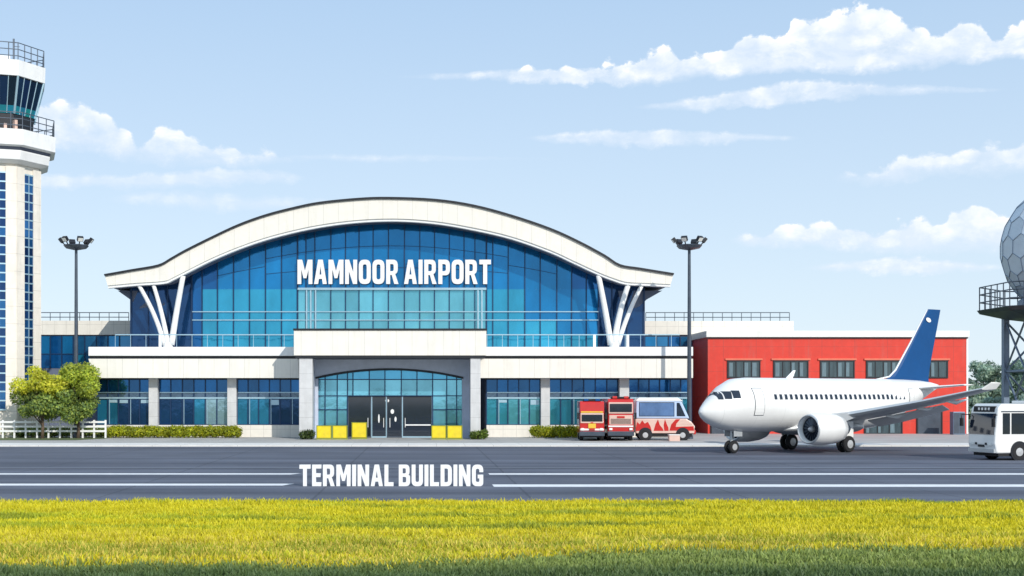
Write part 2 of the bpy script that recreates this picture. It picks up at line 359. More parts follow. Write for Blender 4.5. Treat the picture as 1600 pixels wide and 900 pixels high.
M['faint'] = mat('worn joint', (.2, .22, .26), .8, var=.3, vscale=.4, stretch=(.1, 1, 1))
structure('taxiway_joint', b, 'faint')
M['tar'] = mat('tar band', (.05, .055, .075), .7, var=.3, vscale=.3, stretch=(.1, 1, 1))
b = MB(); b.face([(-250, 62.2, .003), (260, 62.2, .003), (260, 63.4, .003), (-250, 63.4, .003)]); structure('taxiway_tar_band', b, 'tar')

# ------------------------------------------------------------------ crop and grass blades (stuff)
def blades(name, n, x0f, x1f, y0, y1, hfun, colfun, wid, label, cat):
    Y = rng.uniform(y0**2, y1**2, n)**.5 if y0 > 12 else rng.uniform(y0, y1, n)
    X = rng.uniform(0, 1, n)*(x1f(Y)-x0f(Y))+x0f(Y)
    h = hfun(X, Y)*rng.uniform(.6, 1.25, n); w = wid*rng.uniform(.7, 1.4, n); a = rng.uniform(0, PI, n)
    lx, ly = rng.normal(0, .28, n)*h, rng.normal(0, .28, n)*h
    base = np.stack([X, Y, np.zeros(n)], 1); dx = np.stack([np.cos(a)*w, np.sin(a)*w, np.zeros(n)], 1)
    mid = base+np.stack([lx*.35, ly*.35, h*.6], 1); tip = base+np.stack([lx, ly, h], 1)
    v = np.stack([base-dx*.6, base+dx*.6, mid+dx, mid-dx, tip+dx*.25, tip-dx*.25], 1).reshape(-1, 3)
    i = np.arange(n)*6
    f = np.stack([np.stack([i, i+1, i+2, i+3], 1), np.stack([i+3, i+2, i+4, i+5], 1)], 1).reshape(-1)
    me = bpy.data.meshes.new(name); me.vertices.add(n*6); me.vertices.foreach_set('co', v.astype(np.float32).ravel())
    me.loops.add(n*8); me.loops.foreach_set('vertex_index', f.astype(np.int32)); me.polygons.add(n*2)
    me.polygons.foreach_set('loop_start', np.arange(0, n*8, 4, dtype=np.int32)); me.update(calc_edges=True)
    bc, tcx = colfun(X, Y)
    ca = me.color_attributes.new('col', 'FLOAT_COLOR', 'POINT'); arr = np.ones((n, 6, 4), np.float32)
    arr[:, 0:2, :3] = bc[:, None]; arr[:, 2:4, :3] = (bc*.35+tcx*.65)[:, None]; arr[:, 4:6, :3] = tcx[:, None]
    ca.data.foreach_set('color', arr.ravel()); me.materials.append(M['flower'])
    o = bpy.data.objects.new(name, me); COL.objects.link(o); return tag(o, label, cat, kind='stuff')
def vn(X, Y, sx_, sy_, seed):            # cheap smooth value noise
    r = np.random.default_rng(seed); t = r.uniform(0, 1, (64, 64)); x = X/sx_+100; y = Y/sy_+100
    xi, yi = np.floor(x).astype(int), np.floor(y).astype(int); fx, fy = x-xi, y-yi; fx = fx*fx*(3-2*fx); fy = fy*fy*(3-2*fy)
    g = lambda a, b_: t[a % 64, b_ % 64]
    return (g(xi, yi)*(1-fx)+g(xi+1, yi)*fx)*(1-fy)+(g(xi, yi+1)*(1-fx)+g(xi+1, yi+1)*fx)*fy
def edgeY(X, Y):                          # where the yellow crop gives way to green verge
    px = VX+X/Y*F; t = np.clip((px-500)/600, 0, 1); return 25.7+2.6*t+1.2*(vn(X, Y, 2.5, 50, 3)-.5)
def ccol_(X, Y):
    n = len(X); g = (vn(X, Y, 7, .9, 1)*.55+vn(X, Y, 2.0, .5, 2)*.45); r1 = rng.uniform(0, 1, n)
    yel = np.array([.84, .73, .02]); lime = np.array([.58, .66, .03]); ol = np.array([.38, .42, .03]); gold = np.array([.88, .68, .12])
    px = VX+X/Y*F; left = np.clip(1-(px-100)/900, 0, 1)
    t = np.clip((g-.38)*4+.75-left*.5+rng.normal(0, .22, n), 0, 1)[:, None]
    tip = lime*(1-t)+yel*t
    d = np.clip((.42-g)*5+(r1 < .08)*1.0, 0, 1)[:, None]; tip = tip*(1-d)+ol*d
    k = np.clip((33-Y)/4, 0, 1)[:, None]*(rng.uniform(0, 1, n) < .4)[:, None]; tip = tip*(1-k)+gold*k
    green = (Y < edgeY(X, Y)+rng.normal(0, .25, n))[:, None]
    gt = np.array([.32, .40, .10])*(.7+.6*rng.uniform(0, 1, n)[:, None]); far = np.clip((26.2-Y)/1.6, 0, 1)[:, None]
    gt = gt*(1-far)+np.array([.12, .19, .06])*far  # shadow along the near edge painted into the green blades
    tip = np.where(green, gt, tip); base = np.where(green, tip*.6, np.array([.34, .36, .03])*np.ones((n, 3)))
    return base*rng.uniform(.75, 1.2, n)[:, None], tip*rng.uniform(.82, 1.1, n)[:, None]
blades('yellow_crop', 320000, lambda Y: -Y*.36-2, lambda Y: Y*.50+2, 22.5, 41.0, lambda X, Y: np.where(Y < edgeY(X, Y), .11, .15)+.10*vn(X, Y, .9, .5, 9)*rng.uniform(.6, 1.4, len(X)),
       ccol_, .017, 'yellow flowering crop and grass in front of the taxiway', 'crop field')

# ------------------------------------------------------------------ terminal building
YF, YG, YP, YH, YR = 109.0, 111.0, 105.0, 115.0, 111.9      # wing canopy front, wing glass, portico front, hall glass, roof front
T = thing('terminal_building', 'cream and blue glass terminal with an arched roof and entrance portico', 'terminal', (PX(610, 112), 112, 0))
def part(name, mb, m, parent=None, **k): return link(name, mb, m, parent or T, root=T, **k)
up_pts = [(164,431.5),(206,424),(248,416.5),(268,406),(290,393.5),(332,372.5),(374,353),(416,338),(458,327),(500,318.5),(560,312.5),(608,311),(680,314),(740,323),(800,339),(860,359.5),(905,380),(944,401),(968,416),(1000,421.5),(1052,430)]
lo_pts = [(168,449),(212,445),(255.5,442),(270,436.5),(284,429.5),(332,405.5),(386,383.5),(440,367),(500,354),(560,346.5),(620,344.5),(680,348.5),(740,358.5),(800,372.5),(860,393.5),(896,410),(935,428),(958,437),(980,443.5),(1010,445),(1048,447)]
def prof(pts, dy=0):
    """world outline through the measured points, resampled smoothly"""
    P_ = [Vector((PX(x, YR), PZ(y+dy, YR))) for x, y in pts]; out = []
    for i in range(len(P_)-1):
        p0, p1, p2, p3 = P_[max(i-1, 0)], P_[i], P_[i+1], P_[min(i+2, len(P_)-1)]
        for k in range(4):
            t = k/4; out.append(.5*((2*p1)+(p2-p0)*t+(2*p0-5*p1+4*p2-p3)*t*t+(3*p1-p0-3*p2+p3)*t**3))
    out.append(P_[-1]); return out
TOP, LOW = prof(up_pts), prof(lo_pts)
def zlow(x):
    for a, b_ in zip(LOW, LOW[1:]):
        if a.x <= x <= b_.x: return a.y+(b_.y-a.y)*(x-a.x)/max(b_.x-a.x, 1e-6)
    return LOW[0].y if x < LOW[0].x else LOW[-1].y
def band(A, B, Y0, Y1):
    """solid strip between two polylines (A above, B below), front Y0 back Y1"""
    m = MB(); n = len(A)
    vs = [(p.x, Y0, p.y) for p in A]+[(p.x, Y0, p.y) for p in B]+[(p.x, Y1, p.y) for p in A]+[(p.x, Y1, p.y) for p in B]
    fs = []
    for i in range(n-1):
        fs += [(n+i, n+i+1, i+1, i), (2*n+i, 2*n+i+1, 3*n+i+1, 3*n+i), (i, i+1, 2*n+i+1, 2*n+i), (n+i, 3*n+i, 3*n+i+1, n+i+1)]
    fs += [(0, 2*n, 3*n, n), (n-1, 2*n-1, 4*n-1, 3*n-1)]
    m.add(vs, fs); return m
sh = lambda A, d: [Vector((p.x, p.y+d)) for p in A]
part('fascia', band(sh(TOP, -.0), sh(LOW, .16), YR, YR+.9), 'cream')
part('roof_edge', band([Vector((p.x*1.002, p.y+.17)) for p in TOP], sh(TOP, .003), YR-.18, YR+19), 'dark')
part('fascia_bead', band(sh(LOW, .155), sh(LOW, -.06), YR+.12, YR+.7), 'white')
part('roof_shell', band(sh(TOP, -.01), sh(LOW, .10), YR+.903, YR+18.8), 'slate')
# curtain wall of the hall; shade, reflection and lit interior painted into pane tints
mx = [205, 232, 262, 300, 316, 340, 365, 390, 415, 440, 465]
mxc = [465, 478, 492, 517, 540, 561, 583, 607, 632, 656, 679, 702, 725, 742, 760]
mxr = [760, 770, 794, 820, 844, 870, 893, 916, 935, 956, 980, 1006]
allx = mx+mxc[1:]+mxr[1:]
rows = [543, 523, 500, 487, 452]
g = MB(); mu = MB(); tr = MB()
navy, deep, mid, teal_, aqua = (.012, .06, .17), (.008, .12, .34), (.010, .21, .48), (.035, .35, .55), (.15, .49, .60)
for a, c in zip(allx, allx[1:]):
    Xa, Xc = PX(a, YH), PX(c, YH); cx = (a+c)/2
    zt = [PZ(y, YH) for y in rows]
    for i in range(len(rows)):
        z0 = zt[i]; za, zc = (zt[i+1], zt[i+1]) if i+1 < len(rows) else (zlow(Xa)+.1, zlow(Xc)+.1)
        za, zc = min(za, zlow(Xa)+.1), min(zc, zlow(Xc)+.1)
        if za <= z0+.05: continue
        if cx < 300 or cx > 930: col = navy  # shadow on the outer bays painted as navy panes
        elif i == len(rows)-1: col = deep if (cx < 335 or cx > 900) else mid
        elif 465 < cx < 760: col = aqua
        elif cx > 820 and i >= 2: col = mid  # stepped edge of a reflection painted into the pane tints
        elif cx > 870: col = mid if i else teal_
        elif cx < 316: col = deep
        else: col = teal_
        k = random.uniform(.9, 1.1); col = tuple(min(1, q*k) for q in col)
        nrow = 1
        if i == len(rows)-1 and zc-z0 > 1.6: nrow = max(1, round((za+zc-2*z0)/2/1.7))
        for q in range(nrow):
            t0, t1 = q/nrow, (q+1)/nrow; e = [random.uniform(-.008, .008) for _ in range(4)]
            k2 = random.uniform(.96, 1.04)
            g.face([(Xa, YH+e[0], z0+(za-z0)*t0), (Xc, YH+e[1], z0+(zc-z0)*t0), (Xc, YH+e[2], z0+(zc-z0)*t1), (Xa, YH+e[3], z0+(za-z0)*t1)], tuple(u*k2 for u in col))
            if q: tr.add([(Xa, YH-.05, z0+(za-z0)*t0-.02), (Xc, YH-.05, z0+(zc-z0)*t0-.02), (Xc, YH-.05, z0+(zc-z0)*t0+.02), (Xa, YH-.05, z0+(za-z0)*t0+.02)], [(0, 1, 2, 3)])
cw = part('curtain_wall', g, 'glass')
for i, x in enumerate(allx):
    X = PX(x, YH); w = .07 if x in (205, 1006, 300, 465, 760, 935) else .045
    mu.box(X-w, X+w, YH-.14, YH+.1, 7.0, zlow(X)+.05)
part('mullions', mu, 'mull', cw); part('pane_joints', tr, 'mull', cw)
tr = MB()
for y, x0, x1 in ((523, 205, 1006), (500, 300, 935), (487, 300, 935)): tr.bp(x0, x1, y-.7, y+.7, YH-.17, YH)
part('transoms', tr, 'teal', cw)
fr = MB(); fr.bp(465, 760, 449.5, 453, YH-.3, YH)
for x in (479, 485.5, 493, 747, 753): fr.bp(x-1.1, x+1.1, 453, 516, YH-.26, YH)
part('window_surround', fr, 'teal', cw)
# hall side walls and back so the hall is a solid building
s = MB(); XL, XR = PX(205, YH), PX(1006, YH)
s.box(XL, XL+.3, YH+.1, YH+14, 0, zlow(XL)); part('hall_side_wall', s, 'slate'); s = MB(); s.box(XR-.3, XR, YH+.1, YH+14, 0, zlow(XR)); part('hall_side_wall', s, 'slate'); s = MB(); s.box(XL+.3, XR-.3, YH+13.7, YH+14, 0, zlow(XL)); part('hall_back_wall', s, 'slate')
# sloping brackets under the roof ends
for sgn, xo, xi in ((-1, 168, 206), (1, 1048, 1005)):
    m = MB(); zb = zlow(PX(xi, YR))
    pts = [(PX(xo, YR)+(.15 if sgn < 0 else -.15), PZ(449.5, YR)), (PX(xi+(-sgn)*40, YR), PZ(449.5, YR)-.02), (PX(xi+(-sgn)*40, YR), PZ(473, YR)), (PX(xi, YR), PZ(478, YR)), (PX(xi+sgn*15, YR), PZ(464, YR))]
    if sgn > 0: pts.reverse()
    m.prism(pts, YH-.0, YH+12); part('roof_bracket', m, 'slate')
# branching columns on the wing roofs
YV = 112.6
for base, tips in ((262.5, [((217, 446), (244, 490)), ((240, 446), (255, 492)), ((286, 431), (275, 488))]), (960, [((935, 430), (947, 488)), ((982, 444), (965, 492)), ((1003, 446), (980, 488))])):
    hub = None
    m0 = MB(); bp_ = P(base, 541, YV); m0.lathe([(.5, 0), (.42, .5), (.34, .8)], 12, (bp_[0], YV, 7.5)); hub = part('branching_column', m0, 'white', smooth=False)
    for i, (t, c) in enumerate(tips):
        a = Vector(P(base+(i-1)*5.5, 539, YV)); tp = Vector(P(*t, YV-.3)); cc = Vector(P(*c, YV)); pts = []; rad = []
        for k in range(11):
            u = k/10; pts.append(a*(1-u)**2+cc*2*u*(1-u)+tp*u*u); rad.append(.30-.06*u if i != 99 else .2)
        mm = MB(); mm.tube(pts, [r*(.95 if (base < 600) == (i == 2) else .72) for r in rad], 10); part('column_arm', mm, 'white', hub, smooth=True)
# wings: roof slab, fascia, glass bays, columns, plinth
def wing(x0, x1, cols, base_rng, flip):
    m = MB(); m.bp(x0, x1, 542, 556, YF, YH-.2); part('roof_parapet', m, 'white', bevel=.03)
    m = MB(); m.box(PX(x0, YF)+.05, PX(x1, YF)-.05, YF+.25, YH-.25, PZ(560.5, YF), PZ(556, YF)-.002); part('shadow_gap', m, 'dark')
    m = MB(); a, c = PX(x0, YF), PX(x1, YF); zt, zb = PZ(560.5, YF), PZ(590.5, YF)
    if not flip: pts = [(a, zt), (c-.4, zt), (c-.4, zb), (a+.45, zb)]
    else: pts = [(a+.05, zt), (c, zt), (c, zb), (a+.05, zb)]
    m.prism(pts, YF+.04, YF+1.7); part('canopy_fascia', m, 'cream')
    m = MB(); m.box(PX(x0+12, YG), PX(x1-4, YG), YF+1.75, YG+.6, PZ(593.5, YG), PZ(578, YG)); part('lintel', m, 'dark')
    xs = [x0+14]+[c for q in cols for c in q]+[x1-3]
    bays = [(xs[i], xs[i+1]) for i in range(0, len(xs), 2)]
    for bi, (a, c) in enumerate(bays):
        w = MB(); zs = [PZ(663, YG), PZ(640, YG), PZ(622, YG), PZ(613, YG), PZ(592.5, YG)]
        n = max(3, round((c-a)/17)); pr = MB(); mm = MB()
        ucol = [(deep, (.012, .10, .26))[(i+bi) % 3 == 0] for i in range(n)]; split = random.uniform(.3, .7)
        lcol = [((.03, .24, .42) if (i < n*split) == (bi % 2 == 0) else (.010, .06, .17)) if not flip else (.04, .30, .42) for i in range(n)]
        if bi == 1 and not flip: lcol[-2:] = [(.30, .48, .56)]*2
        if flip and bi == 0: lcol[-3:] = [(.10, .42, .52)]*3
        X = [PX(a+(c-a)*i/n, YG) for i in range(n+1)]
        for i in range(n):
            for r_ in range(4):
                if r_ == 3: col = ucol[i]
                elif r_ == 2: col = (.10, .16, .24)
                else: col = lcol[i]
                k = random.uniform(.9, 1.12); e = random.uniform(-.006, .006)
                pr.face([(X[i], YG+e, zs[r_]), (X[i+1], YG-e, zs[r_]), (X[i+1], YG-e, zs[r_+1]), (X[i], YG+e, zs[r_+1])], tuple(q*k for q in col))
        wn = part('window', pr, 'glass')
        for i in range(n+1): mm.box(X[i]-.045, X[i]+.045, YG-.1, YG+.08, zs[0], zs[4])
        for i in range(1, n):
            if (i+bi) % 2: sb = MB(); sb.box(X[i]+.12, X[i]+.17, YG-.07, YG-.012, zs[0]+.02, zs[2]-.07); part('sash_bar', sb, 'teal', wn)
        mm.box(X[0], X[-1], YG-.16, YG+.1, zs[0]-.12, zs[0]); part('frame', mm, 'mull', wn)
        mm = MB(); mm.box(X[0]+.05, X[-1]-.05, YG-.15, YG-.03, zs[2]-.06, zs[2]+.08); mm.box(X[0]+.05, X[-1]-.05, YG-.14, YG-.03, zs[3]-.05, zs[3]+.03); part('transom', mm, 'teal', wn)
        # things seen through the lower panes: pale counters and screens built as blinds behind the frame
        for q in range(n):
            if random.random() < .35:
                h_ = random.uniform(.2, .45); mm = MB(); mm.box(X[q]+.1, X[q+1]-.1, YG-.03, YG-.012, zs[2]-.15-h_, zs[2]-.15); part('blind', mm, 'teal', wn)
    for a, c in cols:
        m = MB(); m.box(PX(a, YG), PX(c, YG), YG-.75, YG+.3, 0, PZ(591, YG)-.0); part('pillar', m, 'stone', bevel=.03)
    m = MB(); m.box(PX(x0+14, YG), PX(x1-3, YG), YG-.3, YG+.4, 0, PZ(664, YG)); part('plinth', m, 'cream_s')
    m = MB(); m.box(PX(x0+12, YG), PX(x1-2, YG), YG+.6, YH+8, 0, PZ(556, YF)-.05); part('wing_body', m, 'slate')
wing(138, 474, [(235, 249), (357, 371)], None, False)
wing(746, 1083, [(844, 858), (966, 981)], None, True)
# balustrade along the wing roofs
YB = 110.6
for x0, x1 in ((180, 458), (761, 1062)):
    b = MB(); b.bp(x0, x1, 522.2, 523.8, YB, YB+.06)
    for k in range(int((x1-x0)/24)+1):
        x = x0+k*24; X = PX(x, YB); b.box(X-.02, X+.02, YB+.01, YB+.05, 7.6, PZ(523.5, YB))
    part('balustrade', b, 'teal')
for x in (250, 929, 981): b = MB(); b.bp(x-2, x+2, 523, 543, YB-.1, YB+.1); part('balustrade_post', b, 'white')
# portico
pt = MB(); pt.bp(459, 760, 516, 555.5, YP, YG+.8); pc = part('portico_beam', pt, 'cream', bevel=.03)
m = MB(); m.box(PX(458, YP), PX(761, YP), YP-.1, YG+.9, PZ(516, YP)+.002, PZ(513.3, YP)); part('portico_capping', m, 'dark', pc)
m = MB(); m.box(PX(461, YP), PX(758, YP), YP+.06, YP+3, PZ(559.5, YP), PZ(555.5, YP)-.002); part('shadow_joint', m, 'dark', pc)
for a, c in ((467, 488), (735, 751)):
    m = MB(); m.box(PX(a, YP), PX(c, YP), YP+.15, YP+1.2, 0, PZ(559.5, YP)); part('portico_column', m, 'stone', bevel=.04)
YD = 109.0
for xa, xb in ((PX(488, YP)-.6, PX(488, YP)-.05), (PX(735, YP)+.05, PX(735, YP)+.6)): m = MB(); m.box(xa, xb, YP+1.2, YD+1, 0, PZ(559, YP)); part('portico_side_wall', m, 'grey')
m = MB(); arc = []
for k in range(25):
    u = k/24; x = 493+(724-493)*u; y = 589-13.5*(1-(2*u-1)**2); arc.append((PX(x, YD-.6), PZ(y, YD-.6)))
zt = PZ(559.5, YP)-.01; pts = [(PX(488, YD-.6)-.1, PZ(589, YD-.6))]+arc+[(PX(735, YD-.6), PZ(589, YD-.6)), (PX(735, YD-.6), zt), (PX(488, YD-.6)-.1, zt)]
m.prism(pts, YD-.6, YD-.1); part('arched_lintel', m, 'grey')
m = MB()
for (xa, za), (xb, zb) in zip(arc, arc[1:]): m.add([(xa, YD-.66, za-.16), (xb, YD-.66, zb-.16), (xb, YD-.66, zb), (xa, YD-.66, za), (xa, YD-.1, za-.16), (xb, YD-.1, zb-.16), (xb, YD-.1, zb), (xa, YD-.1, za)], [(0, 1, 2, 3), (0, 4, 5, 1), (3, 2, 6, 7)])
part('arch_trim', m, 'dark')
for xa, xb in ((488, 497), (722, 735)):
    m = MB(); m.box(PX(xa, YD-.5), PX(xb, YD-.5), YD-.58, YD+.5, 0, PZ(588, YD)); part('portico_jamb', m, 'grey')
gl = MB(); mm = MB(); ex = [494, 508, 527, 543, 551.5, 577, 601.5, 627, 651.5, 676, 698, 713.5, 724]
for a, c in zip(ex, ex[1:]):
    segs = [(618, 593), (593, 570)] if 543 <= a < 676 else [(688, 664), (664, 640), (640, 618), (618, 593), (593, 570)]
    for y0, y1 in segs:
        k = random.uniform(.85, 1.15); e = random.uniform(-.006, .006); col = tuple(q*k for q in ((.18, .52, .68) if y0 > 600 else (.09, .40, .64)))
        gl.face([(PX(a, YD), YD+e, max(.02, PZ(y0, YD))), (PX(c, YD), YD-e, max(.02, PZ(y0, YD))), (PX(c, YD), YD-e, PZ(y1, YD)), (PX(a, YD), YD+e, PZ(y1, YD))], col)
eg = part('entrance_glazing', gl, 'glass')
for x in ex:
    X = PX(x, YD); z0 = 0 if not 545 < x < 675 else PZ(619, YD); mm.box(X-.045, X+.045, YD-.1, YD+.02, z0, PZ(577, YD)+.15)
for y, (xa, xb) in ((618.5, (494, 724)), (593, (494, 724)), (640, (494, 543)), (640, (676, 724))): mm.box(PX(xa, YD)+.01, PX(xb, YD)-.01, YD-.13, YD, PZ(y, YD)-.04, PZ(y, YD)+.04)
part('glazing_bars', mm, 'mull', eg)
# doors
for i, (a, c) in enumerate(((544, 579.5), (580.5, 604), (604.6, 627.5), (628.5, 675.5))):
    m = MB(); m.box(PX(a, YD)+.04, PX(c, YD)-.04, YD+.05, YD+.09, .03, PZ(620, YD)); d = part('entrance_door', m, 'win')
    m = MB(); X0, X1 = PX(a, YD), PX(c, YD); zt = PZ(619.5, YD)
    m.box(X0-.02, X0+.06, YD-.02, YD+.12, .02, zt); m.box(X1-.06, X1+.02, YD-.02, YD+.12, .02, zt); m.box(X0+.06, X1-.06, YD-.01, YD+.11, .02, .14)
    part('door_frame', m, 'teal' if i in (1, 3) else 'steel', d)
    m = MB(); hx = X1-.25 if i in (0, 1) else X0+.25; m.tube([(hx, YD-.03, .9), (hx, YD-.03, 1.7)], .03, 6); part('door_handle', m, 'white', d)
m = MB(); zz = [PZ(663, YD), PZ(665, YD)]; m.box(PX(633, YD), PX(673, YD), YD-.05, YD+.03, zz[1], zz[0]); part('push_bar', m, 'white')
for x, y, r_, h_ in ((605, 626, .17, .14), (613, 643, .15, .2), (618, 655, .09, .22), (592, 654, .07, .38)):  # added white spots stand in for reflections and shapes inside the glass
    m = MB(); m.lathe([(1, 0), (1, .01)], 16, (0, 0, 0), 'y'); m.v = [(PX(x, YD)+v[0]*r_, YD+.035+v[1], PZ(y, YD)+v[2]*h_) for v in m.v]; part('door_glass_spot', m, 'white')
m = MB(); m.box(PX(545, YD), PX(675, YD), YD+2.5, YD+2.6, 0, PZ(618, YD)); part('lobby_wall', m, 'slate')

# ------------------------------------------------------------------ lettering
GL = {  # condensed bold capitals on a 10 unit cap height: outline then counters, points (x, y, corner radius)
 'M': [[(0,0),(0,10),(2.4,10),(3.85,5.4),(5.3,10),(7.7,10),(7.7,0),(5.7,0),(5.7,6.0),(4.6,2.4),(3.1,2.4),(2.0,6.0),(2.0,0)]],
 'A': [[(0,0),(2.1,10),(4.5,10),(6.6,0),(4.5,0),(4.1,2.1),(2.5,2.1),(2.1,0)], [(2.8,3.9),(3.3,7.2),(3.8,3.9)]],
 'N': [[(0,0),(0,10),(2.1,10),(4.2,4.8),(4.2,10),(6.2,10),(6.2,0),(4.1,0),(2.0,5.2),(2.0,0)]],
 'O': [[(0,0,2.7),(0,10,2.7),(6.2,10,2.7),(6.2,0,2.7)], [(2.1,1.9,.95),(4.1,1.9,.95),(4.1,8.1,.95),(2.1,8.1,.95)]],
 'R': [[(0,0),(0,10),(6,10,2.4),(6,4.5,1.6),(4.7,4.1),(6.4,0),(4.2,0),(2.9,3.7),(2.1,3.7),(2.1,0)], [(2.1,5.3),(3.9,5.3,.8),(3.9,8.2,.8),(2.1,8.2)]],
 'P': [[(0,0),(0,10),(6,10,2.4),(6,3.6,2.4),(2.1,3.6),(2.1,0)], [(2.1,5.3),(3.9,5.3,.9),(3.9,8.2,.9),(2.1,8.2)]],
 'I': [[(0,0),(0,10),(2.1,10),(2.1,0)]],
 'T': [[(0,10),(6,10),(6,8.1),(4.05,8.1),(4.05,0),(1.95,0),(1.95,8.1),(0,8.1)]],
 'E': [[(0,0),(0,10),(5,10),(5,8.2),(2.1,8.2),(2.1,6),(4.6,6),(4.6,4.2),(2.1,4.2),(2.1,1.8),(5,1.8),(5,0)]],
 'L': [[(0,0),(0,10),(2.1,10),(2.1,1.8),(4.9,1.8),(4.9,0)]],
 'U': [[(0,10),(2.1,10),(2.1,1.9,.9),(4.0,1.9,.9),(4.0,10),(6.1,10),(6.1,0,2.5),(0,0,2.5)]],
 'D': [[(0,0),(0,10),(6.1,10,2.8),(6.1,0,2.8)], [(2.1,1.8),(4.0,1.8,.9),(4.0,8.2,.9),(2.1,8.2)]],
 'B': [[(0,0),(0,10),(5.8,10,2.2),(5.8,5.4,1.2),(5.3,5.2),(6.1,4.8,.6),(6.1,0,2.3)], [(2.1,1.7),(4.0,1.7,.8),(4.0,4.3,.8),(2.1,4.3)], [(2.1,5.9),(3.8,5.9,.7),(3.8,8.3,.7),(2.1,8.3)]],
 'G': [[(6.1,6.5),(6.1,10,2.7),(0,10,2.7),(0,0,2.7),(6.1,0,1.8),(6.1,5.3),(3.1,5.3),(3.1,3.6),(4.0,3.6),(4.0,1.9,.7),(2.1,1.9,.95),(2.1,8.1,.95),(4.0,8.1,.95),(4.0,6.5)]],
}
def fillet(pts):
    out = []; n = len(pts)
    for i, p in enumerate(pts):
        c = Vector(p[:2])
        if len(p) < 3: out.append(c); continue
        a = (Vector(pts[i-1][:2])-c).normalized(); b2 = (Vector(pts[(i+1) % n][:2])-c).normalized(); r_ = p[2]
        for k in range(7): u = k/6; out.append((c+a*r_)*(1-u)**2+c*2*u*(1-u)*.999+(c+b2*r_)*u*u if False else (c+a*r_)*(1-u)**2+c*(2*u*(1-u))+(c+b2*r_)*(u*u))
    return out
def word_sign(name, label, text, x0, x1, y0, y1, Y, depth, m, boldness=0):
    zb, zt = PZ(y1, Y), PZ(y0, Y); Xa, Xb = PX(x0, Y), PX(x1, Y)
    root = thing(name, label, 'sign', ((Xa+Xb)/2, Y, zb)); cur = 0; items = []
    for chx in text:
        if chx == ' ': cur += 2.0; continue
        w = max(p[0] for p in GL[chx][0]); items.append((chx, cur)); cur += w+.85
    tot = cur-.85; kx, kzz = (Xb-Xa)/tot, (zt-zb)/10
    for chx, st in items:
        cu = bpy.data.curves.new('letter', 'CURVE'); cu.dimensions = '2D'; cu.fill_mode = 'BOTH'; cu.extrude = depth/2
        for loop in GL[chx]:
            pts = fillet(loop); sp = cu.splines.new('POLY'); sp.points.add(len(pts)-1); sp.use_cyclic_u = True
            for q_, p in zip(sp.points, pts): q_.co = ((p.x+st-tot/2)*kx, p.y*kzz, 0, 1)
        to = bpy.data.objects.new('t', cu); COL.objects.link(to)
        me = bpy.data.meshes.new_from_object(to.evaluated_get(bpy.context.evaluated_depsgraph_get()))
        bpy.data.objects.remove(to); bpy.data.curves.remove(cu)
        for v in me.vertices: x, y, z = v.co; v.co = (x, -z, y)
        me.materials.clear(); me.materials.append(M[m]); me.name = 'letter'
        o = bpy.data.objects.new('letter', me); COL.objects.link(o); o.parent = root; o['label'] = 'white letter '+chx
    return root, Xa, Xb, zb, zt
word_sign('airport_name_sign', 'white raised letters MAMNOOR AIRPORT mounted on the arched glass wall', 'MAMNOOR AIRPORT', 465, 767, 406, 444, YH-.45, .3, 'letter', .045)
sg, a_, b_, z0_, z1_ = word_sign('standing_letter_sign', 'white block letters TERMINAL BUILDING standing on the taxiway', 'TERMINAL BUILDING', 468, 755, 726, 759.5, 50.2, .10, 'letter', .045)
sg.location.z = 0

# ------------------------------------------------------------------ rear wings with roof railings
def rail_run(m, x0, x1, Y, zb, zt, step, r=.035, rails=(1, .45)):
    n = max(1, round((x1-x0)/step))
    for k in range(n+1): X = x0+(x1-x0)*k/n; m.tube([(X, Y, zb), (X, Y, zt)], r, 6)
    for f in rails: m.tube([(x0, Y, zb+(zt-zb)*f), (x1, Y, zb+(zt-zb)*f)], r*1.15, 6)
def rear(label, x0, x1, Y, ytop, ybot, yrail, glass_y, gx):
    r = thing('rear_wing_building', label, 'building', (PX((x0+x1)/2, Y), Y, 0))
    q = lambda n, m, mt, p=None: link(n, m, mt, p or r, root=r)
    m = MB(); m.box(PX(x0, Y), PX(x1, Y), Y, Y+9, PZ(ybot, Y), PZ(ytop, Y)); q('parapet', m, 'cream_s')
    m = MB(); m.box(PX(x0, Y)+.1, PX(x1, Y)-.1, Y+.25, Y+8.9, 0, PZ(ybot, Y)-.003); q('wall', m, 'slate')
    g = MB(); mm = MB(); n = max(2, round((gx[1]-gx[0])/18)); zs = [PZ(y, Y) for y in glass_y]
    X = [PX(gx[0]+(gx[1]-gx[0])*i/n, Y) for i in range(n+1)]
    for i in range(n):
        for j in range(len(zs)-1):
            col = random.choice([teal_, mid, (.03, .2, .42), deep]); g.face([(X[i], Y+.2, zs[j+1]), (X[i+1], Y+.2, zs[j+1]), (X[i+1], Y+.2, zs[j]), (X[i], Y+.2, zs[j])], col)
    w = q('window_band', g, 'glass')
    for x in X: mm.box(x-.05, x+.05, Y+.1, Y+.19, zs[-1], zs[0])
    for z in zs[1:-1]: mm.box(X[0]+.05, X[-1]-.05, Y+.12, Y+.19, z-.04, z+.04)
    q('frame', mm, 'mull', w)
    m = MB(); rail_run(m, PX(x0, Y)+.2, PX(x1, Y)-.3, Y+.4, PZ(ytop, Y), PZ(yrail, Y), .95); q('roof_railing', m, 'steel')
    return r
rear('low white walled block with rooftop railing between the control tower and the terminal', 58, 204.5, 124.0, 501, 523, 488, [525, 553, 575], (60, 204))
rear('long pale block with rooftop railing behind the red building', 1007, 1240, 127.5, 501.5, 523, 488, [526, 541], (1008, 1082))

M['trimred'] = mat('orange red trim', (.72, .16, .09), .5, var=.1)
M['curt'] = mat('pale curtain', (.13, .2, .23), .6, var=.3, vscale=3, stretch=(4, 1, .3))
